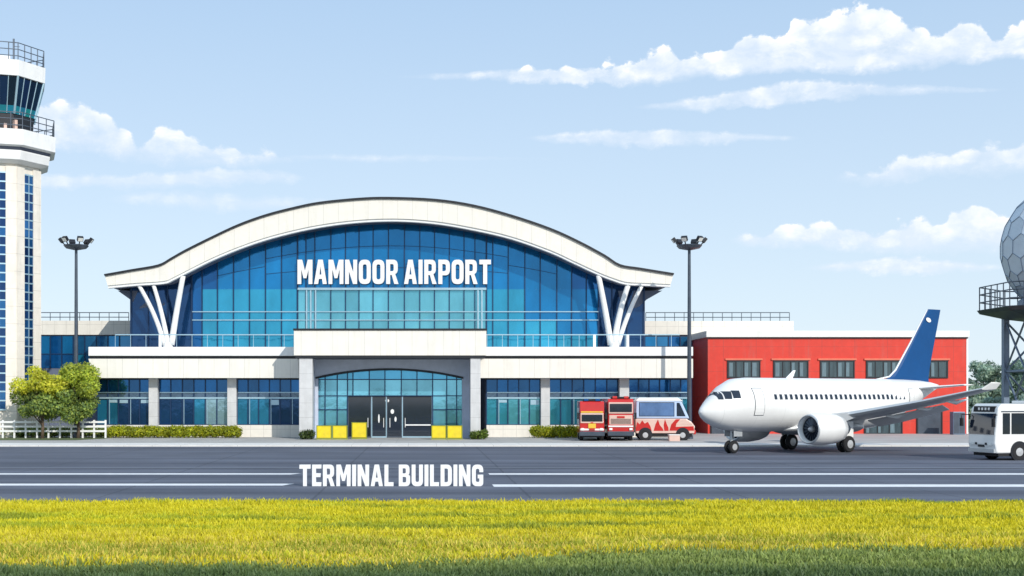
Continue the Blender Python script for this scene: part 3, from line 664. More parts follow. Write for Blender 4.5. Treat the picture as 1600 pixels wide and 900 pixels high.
# ------------------------------------------------------------------ red building
YRD = 120.7
rb = thing('fire_station', 'bright red two storey flat roofed building behind the parked airliner', 'building', (PX(1310, YRD), YRD, 0))
q = lambda n, m, mt, p=None, **k: link(n, m, mt, p or rb, root=rb, **k)
X0, X1 = PX(1106, YRD), PX(1510, YRD); zt = PZ(527, YRD)
m = MB(); m.box(X0, X1, YRD, YRD+.3, 0, zt); q('front_wall', m, 'red')
for bb in ((X0+.003, X0+.3, YRD+.3, YRD+9), (X1-.3, X1-.003, YRD+.3, YRD+9), (X0+.3, X1-.3, YRD+8.7, YRD+9)): m = MB(); m.box(*bb, 0, zt); q('side_wall', m, 'red')
m = MB(); m.box(X0-.2, X1+.2, YRD-.25, YRD+9.2, zt+.002, PZ(517, YRD)); q('roof', m, 'rwhite', bevel=.03)
m = MB(); m.box(X0-.1, X1+.1, YRD-.12, YRD-.003, zt-.12, zt); q('roof_trim', m, 'dark')
m = MB(); m.box(X1+.003, X1+.16, YRD-.02, YRD+.35, 0, zt); q('corner_strip', m, 'white')
def redwin(a, c, y0, y1, n, mt='win_t'):
    xa, xc, z0, z1 = PX(a, YRD), PX(c, YRD), PZ(y1, YRD), PZ(y0, YRD)
    m = MB(); m.box(xa, xc, YRD-.03, YRD-.01, z0, z1); w = q('window', m, mt)
    m = MB(); m.box(xa-.12, xc+.12, YRD-.1, YRD-.005, z1, z1+.13); m.box(xa-.12, xc+.12, YRD-.1, YRD-.005, z0-.12, z0)
    m.box(xa-.12, xa, YRD-.09, YRD-.005, z0, z1); m.box(xc, xc+.12, YRD-.09, YRD-.005, z0, z1)
    for k in range(1, n): x = xa+(xc-xa)*k/n; m.box(x-.035, x+.035, YRD-.08, YRD-.031, z0, z1)
    q('frame', m, 'dark', w)
    m = MB(); m.box(xa-.3, xc+.3, YRD-.13, YRD-.003, z1+.135, z1+.3); q('sill_trim', m, 'trimred', w)
    for k in range(n):
        x = xa+(xc-xa)*k/n
        if k % 2 == 0 or random.random() < .4: m = MB(); m.box(x+.08, x+.08+random.uniform(.2, .45), YRD-.05, YRD-.032, z0+.05, z1-.1); q('curtain', m, 'curt', w)
for a, c in ((1138, 1186), (1210, 1261), (1283, 1333), (1355, 1405), (1428, 1479)): redwin(a, c, 565, 589, 4)
redwin(1352, 1408, 652, 677, 3)
for a, c in ((1434, 1470), (1112, 1132)):
    m = MB(); m.box(PX(a, YRD), PX(c, YRD), YRD-.06, YRD-.01, 0, PZ(642, YRD)); d = q('garage_door', m, 'steel')
    m = MB(); xa, xc, z1 = PX(a, YRD), PX(c, YRD), PZ(642, YRD); m.box(xa-.14, xa, YRD-.1, YRD-.004, 0, z1+.14); m.box(xc, xc+.14, YRD-.1, YRD-.004, 0, z1+.14); m.box(xa, xc, YRD-.1, YRD-.004, z1, z1+.14); q('door_frame', m, 'dark', d)

# ------------------------------------------------------------------ control tower
YT = 109.0; TC = Vector((PX(-1, YT+3.4), YT+3.4, 0)); kz = lambda y: PZ(y, YT+1.2)
tw = thing('control_tower', 'tall cream octagonal control tower with slanted blue cab windows', 'control tower', TC, R(18))
px_ = (YT+3.4)/F; ph = PI/8; oc = 1/math.cos(ph)
q = lambda n, mb, mt, p=None, **k: link(n, mb, mt, p or tw, **k)
def octo(prof): m = MB(); m.lathe([(r*oc, z) for r, z in prof], 8, (0, 0, 0), 'z', ph); return m
RS = 61*px_
q('shaft', octo([(RS-.12, 0), (RS-.12, kz(257))]), 'tower_cream')
for k in range(8):                                        # eight faces: corner piers and a glazed strip between
    a = k*PI/4-PI/2; Mx = Matrix.Rotation(a+PI/2, 4, 'Z'); hw = RS*math.tan(ph)
    g = MB(); z0, z1 = kz(640), kz(272); gw = hw*.37; nr = 26
    for r_ in range(nr):
        for (xa, xb) in ((-gw, 0), (0, gw)):
            col = random.choice([(.01, .05, .16), (.012, .08, .24), (.02, .13, .33)]); za, zb = z0+(z1-z0)*r_/nr, z0+(z1-z0)*(r_+1)/nr
            g.face([Mx@Vector(p) for p in ((xa, -RS+.02, za), (xb, -RS+.02, za), (xb, -RS+.02, zb), (xa, -RS+.02, zb))], col)
    sp = q('glass_strip', g, 'glass'); m = MB()
    for r_ in range(nr+1): z = z0+(z1-z0)*r_/nr; m.box(-gw, gw, -RS-.03, -RS+.015, z-.06, z+.06, Mx)
    m.box(-.04, .04, -RS-.04, -RS+.01, z0, z1, Mx); q('glazing_bars', m, 'teal', sp)
    m = MB(); m.box(-hw+.0, -gw-.003, -RS-.05, -RS+.3, 0, kz(262), Mx); m.box(gw+.003, hw, -RS-.05, -RS+.3, 0, kz(262), Mx); q('corner_pier', m, 'tower_cream')
q('lower_collar', octo([(RS+.1, kz(258)), (73*px_, kz(253)), (75*px_, kz(241)), (75*px_, kz(239)), (70*px_, kz(239))]), 'white')
q('collar_gap', octo([(70*px_, kz(240)), (77*px_, kz(233))]), 'slate')
q('gallery_slab', octo([(78*px_, kz(234)), (83*px_, kz(232)), (83*px_, kz(208)), (60*px_, kz(207.6))]), 'white')
def octrail(R_, z0, z1, nper, mt='steel', r=.04):
    m = MB(); c = [Vector((R_*oc*math.cos(ph+k*PI/4), R_*oc*math.sin(ph+k*PI/4), 0)) for k in range(8)]
    for k in range(8):
        a, b2 = c[k], c[(k+1) % 8]
        for f in (1, .62, .25): m.tube([(a.x, a.y, z0+(z1-z0)*f), (b2.x, b2.y, z0+(z1-z0)*f)], r, 6)
        for i in range(nper): p = a.lerp(b2, i/nper); m.tube([(p.x, p.y, z0), (p.x, p.y, z1)], r, 6)
    return m
q('gallery_railing', octrail(81*px_, kz(208), kz(182), 4), 'steel')
q('cab_base', octo([(50*px_, kz(207)), (51*px_, kz(178))]), 'dark')
g = MB(); Rb, Rm, Rt = 52*px_, 54.5*px_, 65*px_
def ring(r): return [Vector((r*oc*math.cos(ph+k*PI/4), r*oc*math.sin(ph+k*PI/4), 0)) for k in range(8)]
r0, r1, r2 = ring(Rb), ring(Rm), ring(Rt); z0, z1, z2 = kz(178), kz(166), kz(122)
for k in range(8):
    j = (k+1) % 8
    for s_ in range(4):
        A = lambda r, t: r[k].lerp(r[j], t)
        for ra, rb_, za, zb, col in ((r0, r1, z0, z1, (.03, .33, .42)), (r1, r2, z1, z2, random.choice([(.01, .03, .08), (.012, .05, .14), (.02, .08, .2)]))):
            a, b2, c2, d = A(ra, s_/4), A(ra, (s_+1)/4), A(rb_, (s_+1)/4), A(rb_, s_/4)
            g.face([(a.x, a.y, za), (b2.x, b2.y, za), (c2.x, c2.y, zb), (d.x, d.y, zb)], tuple(v*random.uniform(.8, 1.2) for v in col))
cb = q('cab_windows', g, 'glass'); m = MB()
for k in range(8):
    j = (k+1) % 8
    for s_ in range(4):
        a, c2 = r0[k].lerp(r0[j], s_/4), r2[k].lerp(r2[j], s_/4); m.tube([(a.x*1.01, a.y*1.01, z0), (c2.x*1.01, c2.y*1.01, z2)], .10 if s_ == 0 else .04, 6)
q('cab_mullions', m, 'teal', cb)
q('roof_slab', octo([(64*px_, kz(123)), (67.5*px_, kz(122)), (68.5*px_, kz(98)), (30*px_, kz(97.5))]), 'white')
q('slab_underside', octo([(63*px_, kz(125)), (66*px_, kz(122.9))]), 'dark')
q('roof_railing', octrail(66*px_, kz(98), kz(71), 4), 'steel')
m = MB(); m.tube([(1.2, -.5, kz(98)), (1.2, -.5, kz(50))], .08, 6); m.tube([(1.2, -.5, kz(62)), (1.7, -.5, kz(62))], .03, 6); m.tube([(.8, -.5, kz(56)), (1.6, -.5, kz(56))], .03, 6); q('antenna', m, 'steel')
m = MB(); m.box(-1.5, .9, -1, 1.2, kz(98), kz(80)); q('roof_hut', m, 'white')
for k in range(9):
    a = -PI*.95+k*.22; m = MB(); m.box(-.25, .25, -.12, .12, 0, random.uniform(.5, .95), Matrix.Translation((math.cos(a)*68*px_, math.sin(a)*68*px_, kz(207.5))) @ Matrix.Rotation(a, 4, 'Z')); q('gallery_equipment', m, 'vpink')

# ------------------------------------------------------------------ floodlight masts
def mast(label, px, Y, ytop, ybase=0):
    r = thing('floodlight_mast', label, 'floodlight mast', (PX(px, Y), Y, 0), group='floodlight masts beside the terminal')
    Ht = PZ(ytop, Y); q = lambda n, mb, mt, p=None: link(n, mb, mt, p or r)
    m = MB(); m.tube([(0, 0, 0), (0, 0, Ht*.5), (0, 0, Ht)], [.2, .16, .12], 12); q('pole', m, 'steel')
    m = MB(); m.lathe([(.32, 0), (.32, .3), (.22, .4)], 12); q('base_plate', m, 'steel')
    m = MB(); m.lathe([(.25, Ht-.25), (.85, Ht-.12), (1.05, Ht+.1), (1.0, Ht+.16), (.2, Ht+.1)], 20); q('head_ring', m, 'steel')
    for k in range(6):
        a = -PI/2+(k+.5)*PI/3; Mx = Matrix.Translation((math.cos(a)*.95, math.sin(a)*.95, Ht+.15)) @ Matrix.Rotation(a, 4, 'Z')
        m = MB(); m.tube([Mx@Vector((0, 0, 0)), Mx@Vector((.18, 0, .22))], .05, 6); b_ = q('lamp_bracket', m, 'dark')
        m = MB(); m.box(-.12, .14, -.24, .24, -.2, .2, Mx @ Matrix.Translation((.3, 0, .42)) @ Matrix.Rotation(R(38), 4, 'Y')); h = q('floodlight', m, 'dark')
        m = MB(); m.box(.145, .16, -.2, .2, -.16, .16, Mx @ Matrix.Translation((.3, 0, .42)) @ Matrix.Rotation(R(38), 4, 'Y')); q('lens', m, 'lamp', h)
mast('dark floodlight mast rising behind the leafy trees beside the control tower', 119, 108.6, 386)
mast('dark floodlight mast between the terminal and the red building', 1077, 106, 386)

# ------------------------------------------------------------------ radar tower
YA = 128.0; RC = Vector((PX(1681, YA+6.8), YA+6.8, 0)); k_ = (YA+6.8)/F
ra = thing('radar_tower', 'steel lattice radar tower carrying a faceted grey radome, partly cut by the frame', 'radar tower', RC)
q = lambda n, mb, mt, p=None, **k: link(n, mb, mt, p or ra, **k)
zz = lambda y: PZ(y, YA+3)
import bmesh
bm = bmesh.new(); bmesh.ops.create_icosphere(bm, subdivisions=3, radius=1); RD = 108*k_; zc = H+(VY-388)*(YA+6.8)/F
me = MB(); fr = MB()
# hexagonal-ish panels: dual of the icosphere
bm.verts.ensure_lookup_table()
for v in bm.verts:
    cs = [f.calc_center_median().normalized() for f in v.link_faces]; n_ = v.co.normalized(); t_ = n_.orthogonal().normalized(); b2 = n_.cross(t_)
    cs.sort(key=lambda c: math.atan2(c.dot(b2), c.dot(t_))); kk = random.uniform(.95, 1.05)
    me.face([(c*RD+Vector((0, 0, zc))) for c in cs], (.62*kk, .69*kk, .76*kk))
for e in bm.edges:
    a, c = [f.calc_center_median().normalized()*RD*1.002+Vector((0, 0, zc)) for f in e.link_faces]; fr.tube([a, c], .05, 4, False)
bm.free()
M['domeseam'] = mat('radome seam', (.22, .28, .36), .5, var=.1)
M['dome'] = mat('radome panel', (.3, .4, .5), .5, var=.1, vscale=.6, attr=True)
dm = q('radome', me, 'dome'); q('radome_seams', fr, 'domeseam', dm)
PW = 138*k_
m = MB(); m.lathe([(PW*.72, zz(494)), (PW*1.0, zz(484)), (PW*1.03, zz(478)), (PW*1.0, zz(477))], 8, (0, 0, 0), 'z', PI/8); q('platform', m, 'steel')
m = MB(); c = [Vector((PW*math.cos(PI/8+k*PI/4), PW*math.sin(PI/8+k*PI/4), 0)) for k in range(8)]
for k in range(8):
    a, b2 = c[k], c[(k+1) % 8]
    for z in (zz(440), zz(452), zz(465)): m.tube([(a.x, a.y, z), (b2.x, b2.y, z)], .065, 6)
    for i in range(5): p = a.lerp(b2, i/5); m.tube([(p.x, p.y, zz(479)), (p.x, p.y, zz(440))], .065, 6)
q('platform_railing', m, 'steel')
m = MB(); m.lathe([(5.6, zz(478)), (5.6, zz(464)), (4.6, zz(455))], 24); q('radome_base', m, 'bluesteel')
L_ = 78*k_
for sxx, syy in ((-1, -1), (1, -1), (1, 1), (-1, 1)):
    m = MB(); m.box(sxx*L_-.3, sxx*L_+.3, syy*L_*.9-.3, syy*L_*.9+.3, 0, zz(489)); q('leg', m, 'bluesteel')
zl = [0, zz(662), zz(578), zz(494)]
for (ax, ay), (bx, by) in (((-1, -1), (1, -1)), ((1, -1), (1, 1)), ((1, 1), (-1, 1)), ((-1, 1), (-1, -1))):
    a, b2 = Vector((ax*L_, ay*L_*.9, 0)), Vector((bx*L_, by*L_*.9, 0)); m = MB(); mid_ = (a+b2)/2
    for z in zl[1:3]: m.tube([a+Vector((0, 0, z)), b2+Vector((0, 0, z))], .15, 6)
    for i in range(1, 3):
        m.tube([a+Vector((0, 0, zl[i])), mid_+Vector((0, 0, zl[i+1]))], .12, 6); m.tube([b2+Vector((0, 0, zl[i])), mid_+Vector((0, 0, zl[i+1]))], .12, 6)
        m.tube([a+Vector((0, 0, zl[i+1])), mid_+Vector((0, 0, zl[i]))], .12, 6); m.tube([b2+Vector((0, 0, zl[i+1])), mid_+Vector((0, 0, zl[i]))], .12, 6)
    q('bracing', m, 'bluesteel')

# ------------------------------------------------------------------ airliner (local: nose at origin pointing -x, camera side is -y)
AL = thing('parked_airliner', 'white twin engine airliner with a blue tail fin parked in front of the red building', 'airplane', (16.9, 78.0, 0), R(30))
q = lambda n, mb, mt, p=None, **k: link(n, mb, mt, p or AL, **k)
LEN = 21.8
fus = [(0, .02, 2.56, 2.58), (.1, .22, 2.34, 2.78), (.35, .46, 2.1, 3.02), (.8, .80, 1.83, 3.38), (1.3, 1.08, 1.61, 3.80), (1.9, 1.34, 1.46, 4.26), (2.7, 1.58, 1.36, 4.62), (3.7, 1.68, 1.31, 4.7), (5, 1.7, 1.3, 4.7), (9, 1.7, 1.3, 4.7), (13, 1.7, 1.3, 4.7), (14.8, 1.66, 1.42, 4.7), (16.5, 1.48, 1.8, 4.7), (18.2, 1.15, 2.5, 4.68), (19.8, .74, 3.25, 4.62), (21, .4, 3.8, 4.5), (21.8, .12, 4.1, 4.36)]
def fsec(t):
    for a, c in zip(fus, fus[1:]):
        if a[0] <= t <= c[0]:
            u = (t-a[0])/(c[0]-a[0]); return tuple(a[i]+(c[i]-a[i])*u for i in (1, 2, 3))
    return fus[-1][1:]
def fpt(t, z, side=-1, off=.012):
    hw, zb, zt = fsec(t); zc_ = (zb+zt)/2; hh = (zt-zb)/2; s_ = max(0, 1-((z-zc_)/hh)**2); return (t, side*(hw*math.sqrt(s_)+off), z)
m = MB(); SEG = 40; ts = []
import itertools
for a, c in zip(fus, fus[1:]):
    for k in range(3): ts.append(a[0]+(c[0]-a[0])*k/3)
ts.append(LEN)
def smooth_sec(t):
    return fsec(t)
vs = []
for t in ts:
    hw, zb, zt = smooth_sec(t); zc_, hh = (zb+zt)/2, (zt-zb)/2
    for k in range(SEG): a = 2*PI*k/SEG; vs.append((t, hw*math.cos(a), zc_+hh*math.sin(a)))
n = len(ts); fs = [(i*SEG+k, (i+1)*SEG+k, (i+1)*SEG+(k+1) % SEG, i*SEG+(k+1) % SEG) for i in range(n-1) for k in range(SEG)]
fs += [tuple(range(SEG)), tuple((n-1)*SEG+k for k in reversed(range(SEG)))]
m.add(vs, fs); q('fuselage', m, 'fus', smooth=True)
# belly fairing
m = MB(); vs = []
for t, w, zb, zt in ((6.2, .4, 1.32, 1.5), (7.2, 1.35, 1.12, 2.0), (9, 1.6, 1.0, 2.2), (11.5, 1.6, 1.0, 2.2), (13, 1.2, 1.15, 2.0), (14, .4, 1.36, 1.6)):
    for k in range(20): a = 2*PI*k/20; vs.append((t, w*math.cos(a), (zb+zt)/2+(zt-zb)/2*math.sin(a)))
m.add(vs, [(i*20+k, (i+1)*20+k, (i+1)*20+(k+1) % 20, i*20+(k+1) % 20) for i in range(5) for k in range(20)]); q('belly_fairing', m, 'alu', smooth=True)
def patch(ta, tb, za, zb, side, off=.014, n=4, slant=0):
    m = MB()
    for i in range(n):
        for j in range(n):
            tt = lambda u, v: ta+(tb-ta)*u+slant*v; zz_ = lambda v: za+(zb-za)*v
            m.face([fpt(tt(i/n, j/n), zz_(j/n), side, off), fpt(tt((i+1)/n, j/n), zz_(j/n), side, off), fpt(tt((i+1)/n, (j+1)/n), zz_((j+1)/n), side, off), fpt(tt(i/n, (j+1)/n), zz_((j+1)/n), side, off)])
    return m
for side in (-1, 1):
    for ta, tb, sl_ in ((.98, 1.20, .14), (1.27, 1.62, .12), (1.70, 2.12, .06)): q('cockpit_window', patch(ta, tb, 3.34+(ta-.95)*.1, 3.8+(ta-.95)*.12, side, .02, 4, sl_), 'win')
    dr = q('door', patch(3.0, 3.75, 2.35, 4.05, side, .012, 8), 'steel'); q('door_panel', patch(3.035, 3.715, 2.385, 4.015, side, .022, 8), 'vwhite', dr)
    dr = q('tail_door', patch(17.3, 17.9, 2.9, 4.05, side, .012, 8), 'steel'); q('tail_door_panel', patch(17.33, 17.87, 2.93, 4.02, side, .022, 8), 'vwhite', dr)
    w0 = None
    for i in range(28):
        t = 4.6+i*.44
        if w0 is None:
            w0 = q('cabin_window', patch(t, t+.22, 3.34, 3.66, side, .02, 2), 'win'); b0 = w0
        else:
            o = w0.copy(); COL.objects.link(o); o.parent = AL
            hwv = fsec(t)[0]/fsec(4.6)[0]; o.location = (t-4.6, (1.68-fsec(t)[0]*1.0)*-side*0 + side*(fsec(t)[0]-1.69), 0)
def foil(m, secs, vertical=False):
    """secs: (span, z, leading, trailing, thickness)"""
    shp = [(0, 0), (.08, .5), (.3, .6), (.6, .42), (1, .03), (1, -.03), (.6, -.3), (.3, -.42), (.08, -.35)]; vs = []
    for sp, z, le, te, th in secs:
        for u, w in shp: vs.append((le+(te-le)*u, w*th, z) if vertical else (le+(te-le)*u, sp, z+w*th))
    n, k = len(secs), len(shp)
    m.add(vs, [(i*k+j, i*k+(j+1) % k, (i+1)*k+(j+1) % k, (i+1)*k+j) for i in range(n-1) for j in range(k)]+[tuple(range(k)), tuple((n-1)*k+j for j in reversed(range(k)))]); return m
for s_ in (-1, 1):
    m = foil(MB(), [(s_*1.0, 1.95, 7.4, 12.9, .55), (s_*3.2, 2.35, 9.0, 13.2, .42), (s_*6.5, 3.2, 11.9, 14.6, .26), (s_*9.0, 3.98, 14.3, 15.7, .14)]); wg = q('wing', m, 'alu', smooth=False)
    for a in (3.9, 5.6, 7.2):
        f_ = (a-3.2)/5.8; m = MB(); zc_ = 2.35+f_*1.63-.25; te = 13.2+f_*2.5
        m.tube([(te-1.5, s_*a, zc_), (te-.6, s_*a, zc_-.08), (te+.5, s_*a, zc_+.12)], [.05, .14, .03], 8); q('flap_fairing', m, 'vwhite', wg, smooth=True)
    m = MB(); m.add([(12.95, s_*1.6, 2.0), (13.25, s_*3.4, 2.35), (14.35, s_*6.2, 3.0), (15.0, s_*6.2, 2.72), (14.2, s_*3.4, 1.95), (14.0, s_*1.6, 1.6), (12.95, s_*1.6, 1.92), (13.25, s_*3.4, 2.27), (14.35, s_*6.2, 2.94), (15.0, s_*6.2, 2.68), (14.2, s_*3.4, 1.9), (14.0, s_*1.6, 1.55)],
        [(0, 1, 4, 5), (1, 2, 3, 4), (6, 11, 10, 7), (7, 10, 9, 8), (5, 4, 10, 11), (4, 3, 9, 10), (0, 6, 7, 1), (1, 7, 8, 2), (2, 8, 9, 3), (0, 5, 11, 6)]); q('flap', m, 'vwhite', wg)
    m = foil(MB(), [(s_*9.0, 3.98, 14.3, 15.7, .14), (s_*9.18, 4.35, 14.9, 15.9, .08)]); q('wing_tip', m, 'vwhite', wg)
    m = foil(MB(), [(s_*.5, 4.05, 18.4, 20.9, .22), (s_*3.3, 4.3, 20.2, 21.3, .1)]); q('tailplane', m, 'vwhite')
    # engine
    ey, ez = s_*3.25, 1.52
    m = MB(); m.lathe([(.74, .35), (.78, .06), (.84, 0), (.91, .1), (.98, .6), (.99, 1.4), (.9, 2.2), (.76, 2.7), (.68, 2.7), (.7, 2.1)], 32, (5.75, ey, ez), 'x', cap=False); en = q('engine', m, 'vwhite', smooth=True)
    m = MB(); m.lathe([(.745, .345), (.79, .05), (.84, -.012), (.895, .045), (.915, .09)], 32, (5.75, ey, ez), 'x', cap=False); q('intake_lip', m, 'alu', en, smooth=True)
    m = MB(); m.lathe([(.78, 0), (.05, .02)], 32, (6.2, ey, ez), 'x'); q('fan', m, 'navy', en)
    m = MB()
    for k in range(18):
        a = 2*PI*k/18; ca, sa = math.cos(a), math.sin(a); cb_, sb = math.cos(a+.2), math.sin(a+.2)
        m.face([(6.12, ey+.2*ca, ez+.2*sa), (6.16, ey+.2*cb_, ez+.2*sb), (6.18, ey+.72*cb_, ez+.72*sb), (6.10, ey+.72*ca, ez+.72*sa)])
    q('fan_blades', m, 'steel', en)
    m = MB(); m.lathe([(.02, -.38), (.12, -.25), (.22, 0)], 16, (6.15, ey, ez), 'x'); q('spinner', m, 'rim', en, smooth=True)
    m = MB(); m.lathe([(.55, 0), (.4, .7), (.1, 1.1)], 20, (8.3, ey, ez), 'x'); q('exhaust_cone', m, 'steel', en, smooth=True)
    m = MB(); m.prism([(6.9, 2.35), (9.6, 2.55), (9.8, 2.2), (8.6, 1.9), (7.0, 2.2)], ey-.1, ey+.1); q('pylon', m, 'alu', en)
    # main gear
    gx, gy = 10.0, s_*2.4
    m = MB(); m.tube([(gx, gy, .5), (gx, gy, 2.1)], .13, 10); m.tube([(gx, gy, .9), (gx-.1, gy-s_*1.0, 1.7)], .07, 8); gr = q('main_gear', m, 'alu')
    m = MB(); m.box(gx-.45, gx+.45, gy+s_*.2-.02, gy+s_*.2+.02, .95, 1.95); q('gear_door', m, 'vwhite', gr)
    for dy in (-.24, .24):
        m = MB(); m.lathe([(.30, -.13), (.46, -.12), (.52, -.05), (.52, .05), (.46, .12), (.30, .13)], 24, (gx, gy+dy, .52), 'y'); q('tyre', m, 'black', gr, smooth=False)
        m = MB(); m.lathe([(.05, -.16), (.26, -.14), (.26, .14), (.05, .16)], 16, (gx, gy+dy, .52), 'y'); q('rim', m, 'rim', gr)
m = MB(); m.tube([(2.6, 0, .4), (2.6, 0, 1.5)], .09, 10); m.tube([(2.6, 0, .8), (3.2, 0, 1.45)], .05, 8); ng = q('nose_gear', m, 'alu')
for yy in (-.42, .39): m = MB(); m.box(2.4, 3.1, yy, yy+.03, 1.05, 1.42); q('gear_door', m, 'alu', ng)
for dy in (-.19, .19):
    m = MB(); m.lathe([(.24, -.1), (.36, -.09), (.40, -.03), (.40, .03), (.36, .09), (.24, .1)], 24, (2.6, dy, .4), 'y'); q('tyre', m, 'black', ng)
    m = MB(); m.lathe([(.05, -.12), (.2, -.11), (.2, .11), (.05, .12)], 16, (2.6, dy, .4), 'y'); q('rim', m, 'rim', ng)
m = foil(MB(), [(0, 4.45, 15.9, 20.9, .10), (0, 4.85, 17.0, 20.85, .32), (0, 5.6, 17.75, 21.0, .3), (0, 9.55, 20.75, 22.1, .14)], True); fn = q('tail_fin', m, 'blue')
m = MB(); m.tube([(15.6, 0, 4.66), (16.9, 0, 4.86), (17.5, 0, 5.3), (19.0, 0, 7.2), (20.72, 0, 9.52)], [.05, .06, .065, .055, .04], 8); q('fin_leading_edge', m, 'vwhite', fn, smooth=True)
m = MB()
for sd in (-1, 1):
    pts = [(20.72+.24*math.cos(a)+.08*math.sin(a), sd*.12, 8.8+.13*math.sin(a)-.1*math.cos(a)) for a in [2*PI*k/20 for k in range(20)]]; m.face(pts if sd < 0 else pts[::-1])
q('fin_emblem', m, 'vwhite', fn)
m = MB(); m.add([(7.2, -.03, 4.66), (7.8, -.03, 4.66), (8.1, -.02, 5.2), (7.9, -.02, 5.2), (7.2, .03, 4.66), (7.8, .03, 4.66), (8.1, .02, 5.2), (7.9, .02, 5.2)], [(0, 1, 2, 3), (7, 6, 5, 4), (0, 3, 7, 4), (1, 5, 6, 2), (3, 2, 6, 7)]); q('antenna', m, 'vwhite')

# ------------------------------------------------------------------ road vehicles
def wheel(q, x, y, r, w, ax='y', parent=None):
    m = MB(); m.lathe([(r*.6, -w/2), (r*.92, -w/2), (r, -w*.3), (r, w*.3), (r*.92, w/2), (r*.6, w/2)], 24, (x, y, r), ax)
    t = q('wheel', m, 'black'); m = MB(); m.lathe([(.04, -w*.56), (r*.5, -w*.52), (r*.5, w*.52), (.04, w*.56)], 16, (x, y, r), ax); q('rim', m, 'rim', t)
def hull(q, name, pts, w, mt, bev=.06): m = MB(); m.prism(pts, -w/2, w/2); return q(name, m, mt, bevel=bev)
# bus: local nose at -x, camera side -y
bu = thing('airport_bus', 'white airport shuttle bus cut off by the frame below the radar tower', 'bus', (PX(1533, 71.3), 71.3, 0), R(13))
q = lambda n, mb, mt, p=None, **k: link(n, mb, mt, p or bu, **k)
bw = 2.3; bo = bw/2
bd = hull(q, 'body', [(.12, .38), (.0, .9), (.03, 1.5), (.2, 2.85), (.45, 3.12), (8.3, 3.12), (8.45, 2.9), (8.45, .42)], bw, 'vwhite', .09)
m = MB(); m.prism([(-.012, 1.42), (.165, 2.58), (.25, 2.58), (.1, 1.42)], -bo+.1, bo-.1); q('windshield', m, 'win')
m = MB(); m.prism([(.165, 2.66), (.21, 2.98), (.4, 2.98), (.3, 2.66)], -bo+.25, bo-.25); dsn = q('destination_sign', m, 'black')
m = MB()
for y in (-.42, -.14, .14, .42): m.box(.165, .19, y-.07, y+.07, 2.76, 2.9, Matrix.Translation((.0, 0, 0)))
q('sign_characters', m, 'vwhite', dsn)
for s_ in (-1, 1):
    for a, c in ((.5, .95), (1.05, 2.05), (2.15, 3.25), (3.35, 4.45), (4.55, 5.65), (5.75, 6.85), (6.95, 8.1)): m = MB(); m.box(a, c, s_*bo-.02, s_*bo+.012, 1.45, 2.6); q('side_window', m, 'win')
    m = MB(); m.box(.4, 8.4, s_*bo-.02, s_*bo+.014, 2.66, 2.72); q('roof_stripe', m, 'steel')
    m = MB(); m.box(-.03, .06, s_*.75-.14, s_*.75+.14, .82, .98); q('headlight', m, 'lamp')
    m = MB(); m.box(-.035, .05, s_*.42-.07, s_*.42+.07, .84, .96); q('fog_lamp', m, 'dark')
    m = MB(); m.tube([(.15, s_*bo, 2.5), (-.25, s_*(bo+.22), 2.5), (-.25, s_*(bo+.22), 2.3)], .025, 6); mr = q('mirror_arm', m, 'black'); m = MB(); m.box(-.3, -.2, s_*(bo+.22)-.1, s_*(bo+.22)+.1, 1.85, 2.3); q('mirror', m, 'black', mr)
    for x in (1.55, 6.6):
        m = MB(); m.lathe([(.56, -.02), (.56, .02)], 24, (x, s_*(bo), .5), 'y'); q('wheel_arch', m, 'dark'); wheel(q, x, s_*(bo-.12), .46, .30)
m = MB(); m.box(-.02, .3, -bo+.05, bo-.05, .42, .62); q('bumper', m, 'alu'); m = MB(); m.box(-.025, .05, -.25, .25, .72, .84); q('number_plate', m, 'dark')
m = MB(); m.box(2.4, 5.6, -.6, .6, 3.122, 3.28); q('roof_unit', m, 'vwhite', bevel=.05)
m = MB(); m.box(.3, 8.3, -bo+.1, bo-.1, .22, .45); q('chassis', m, 'black')
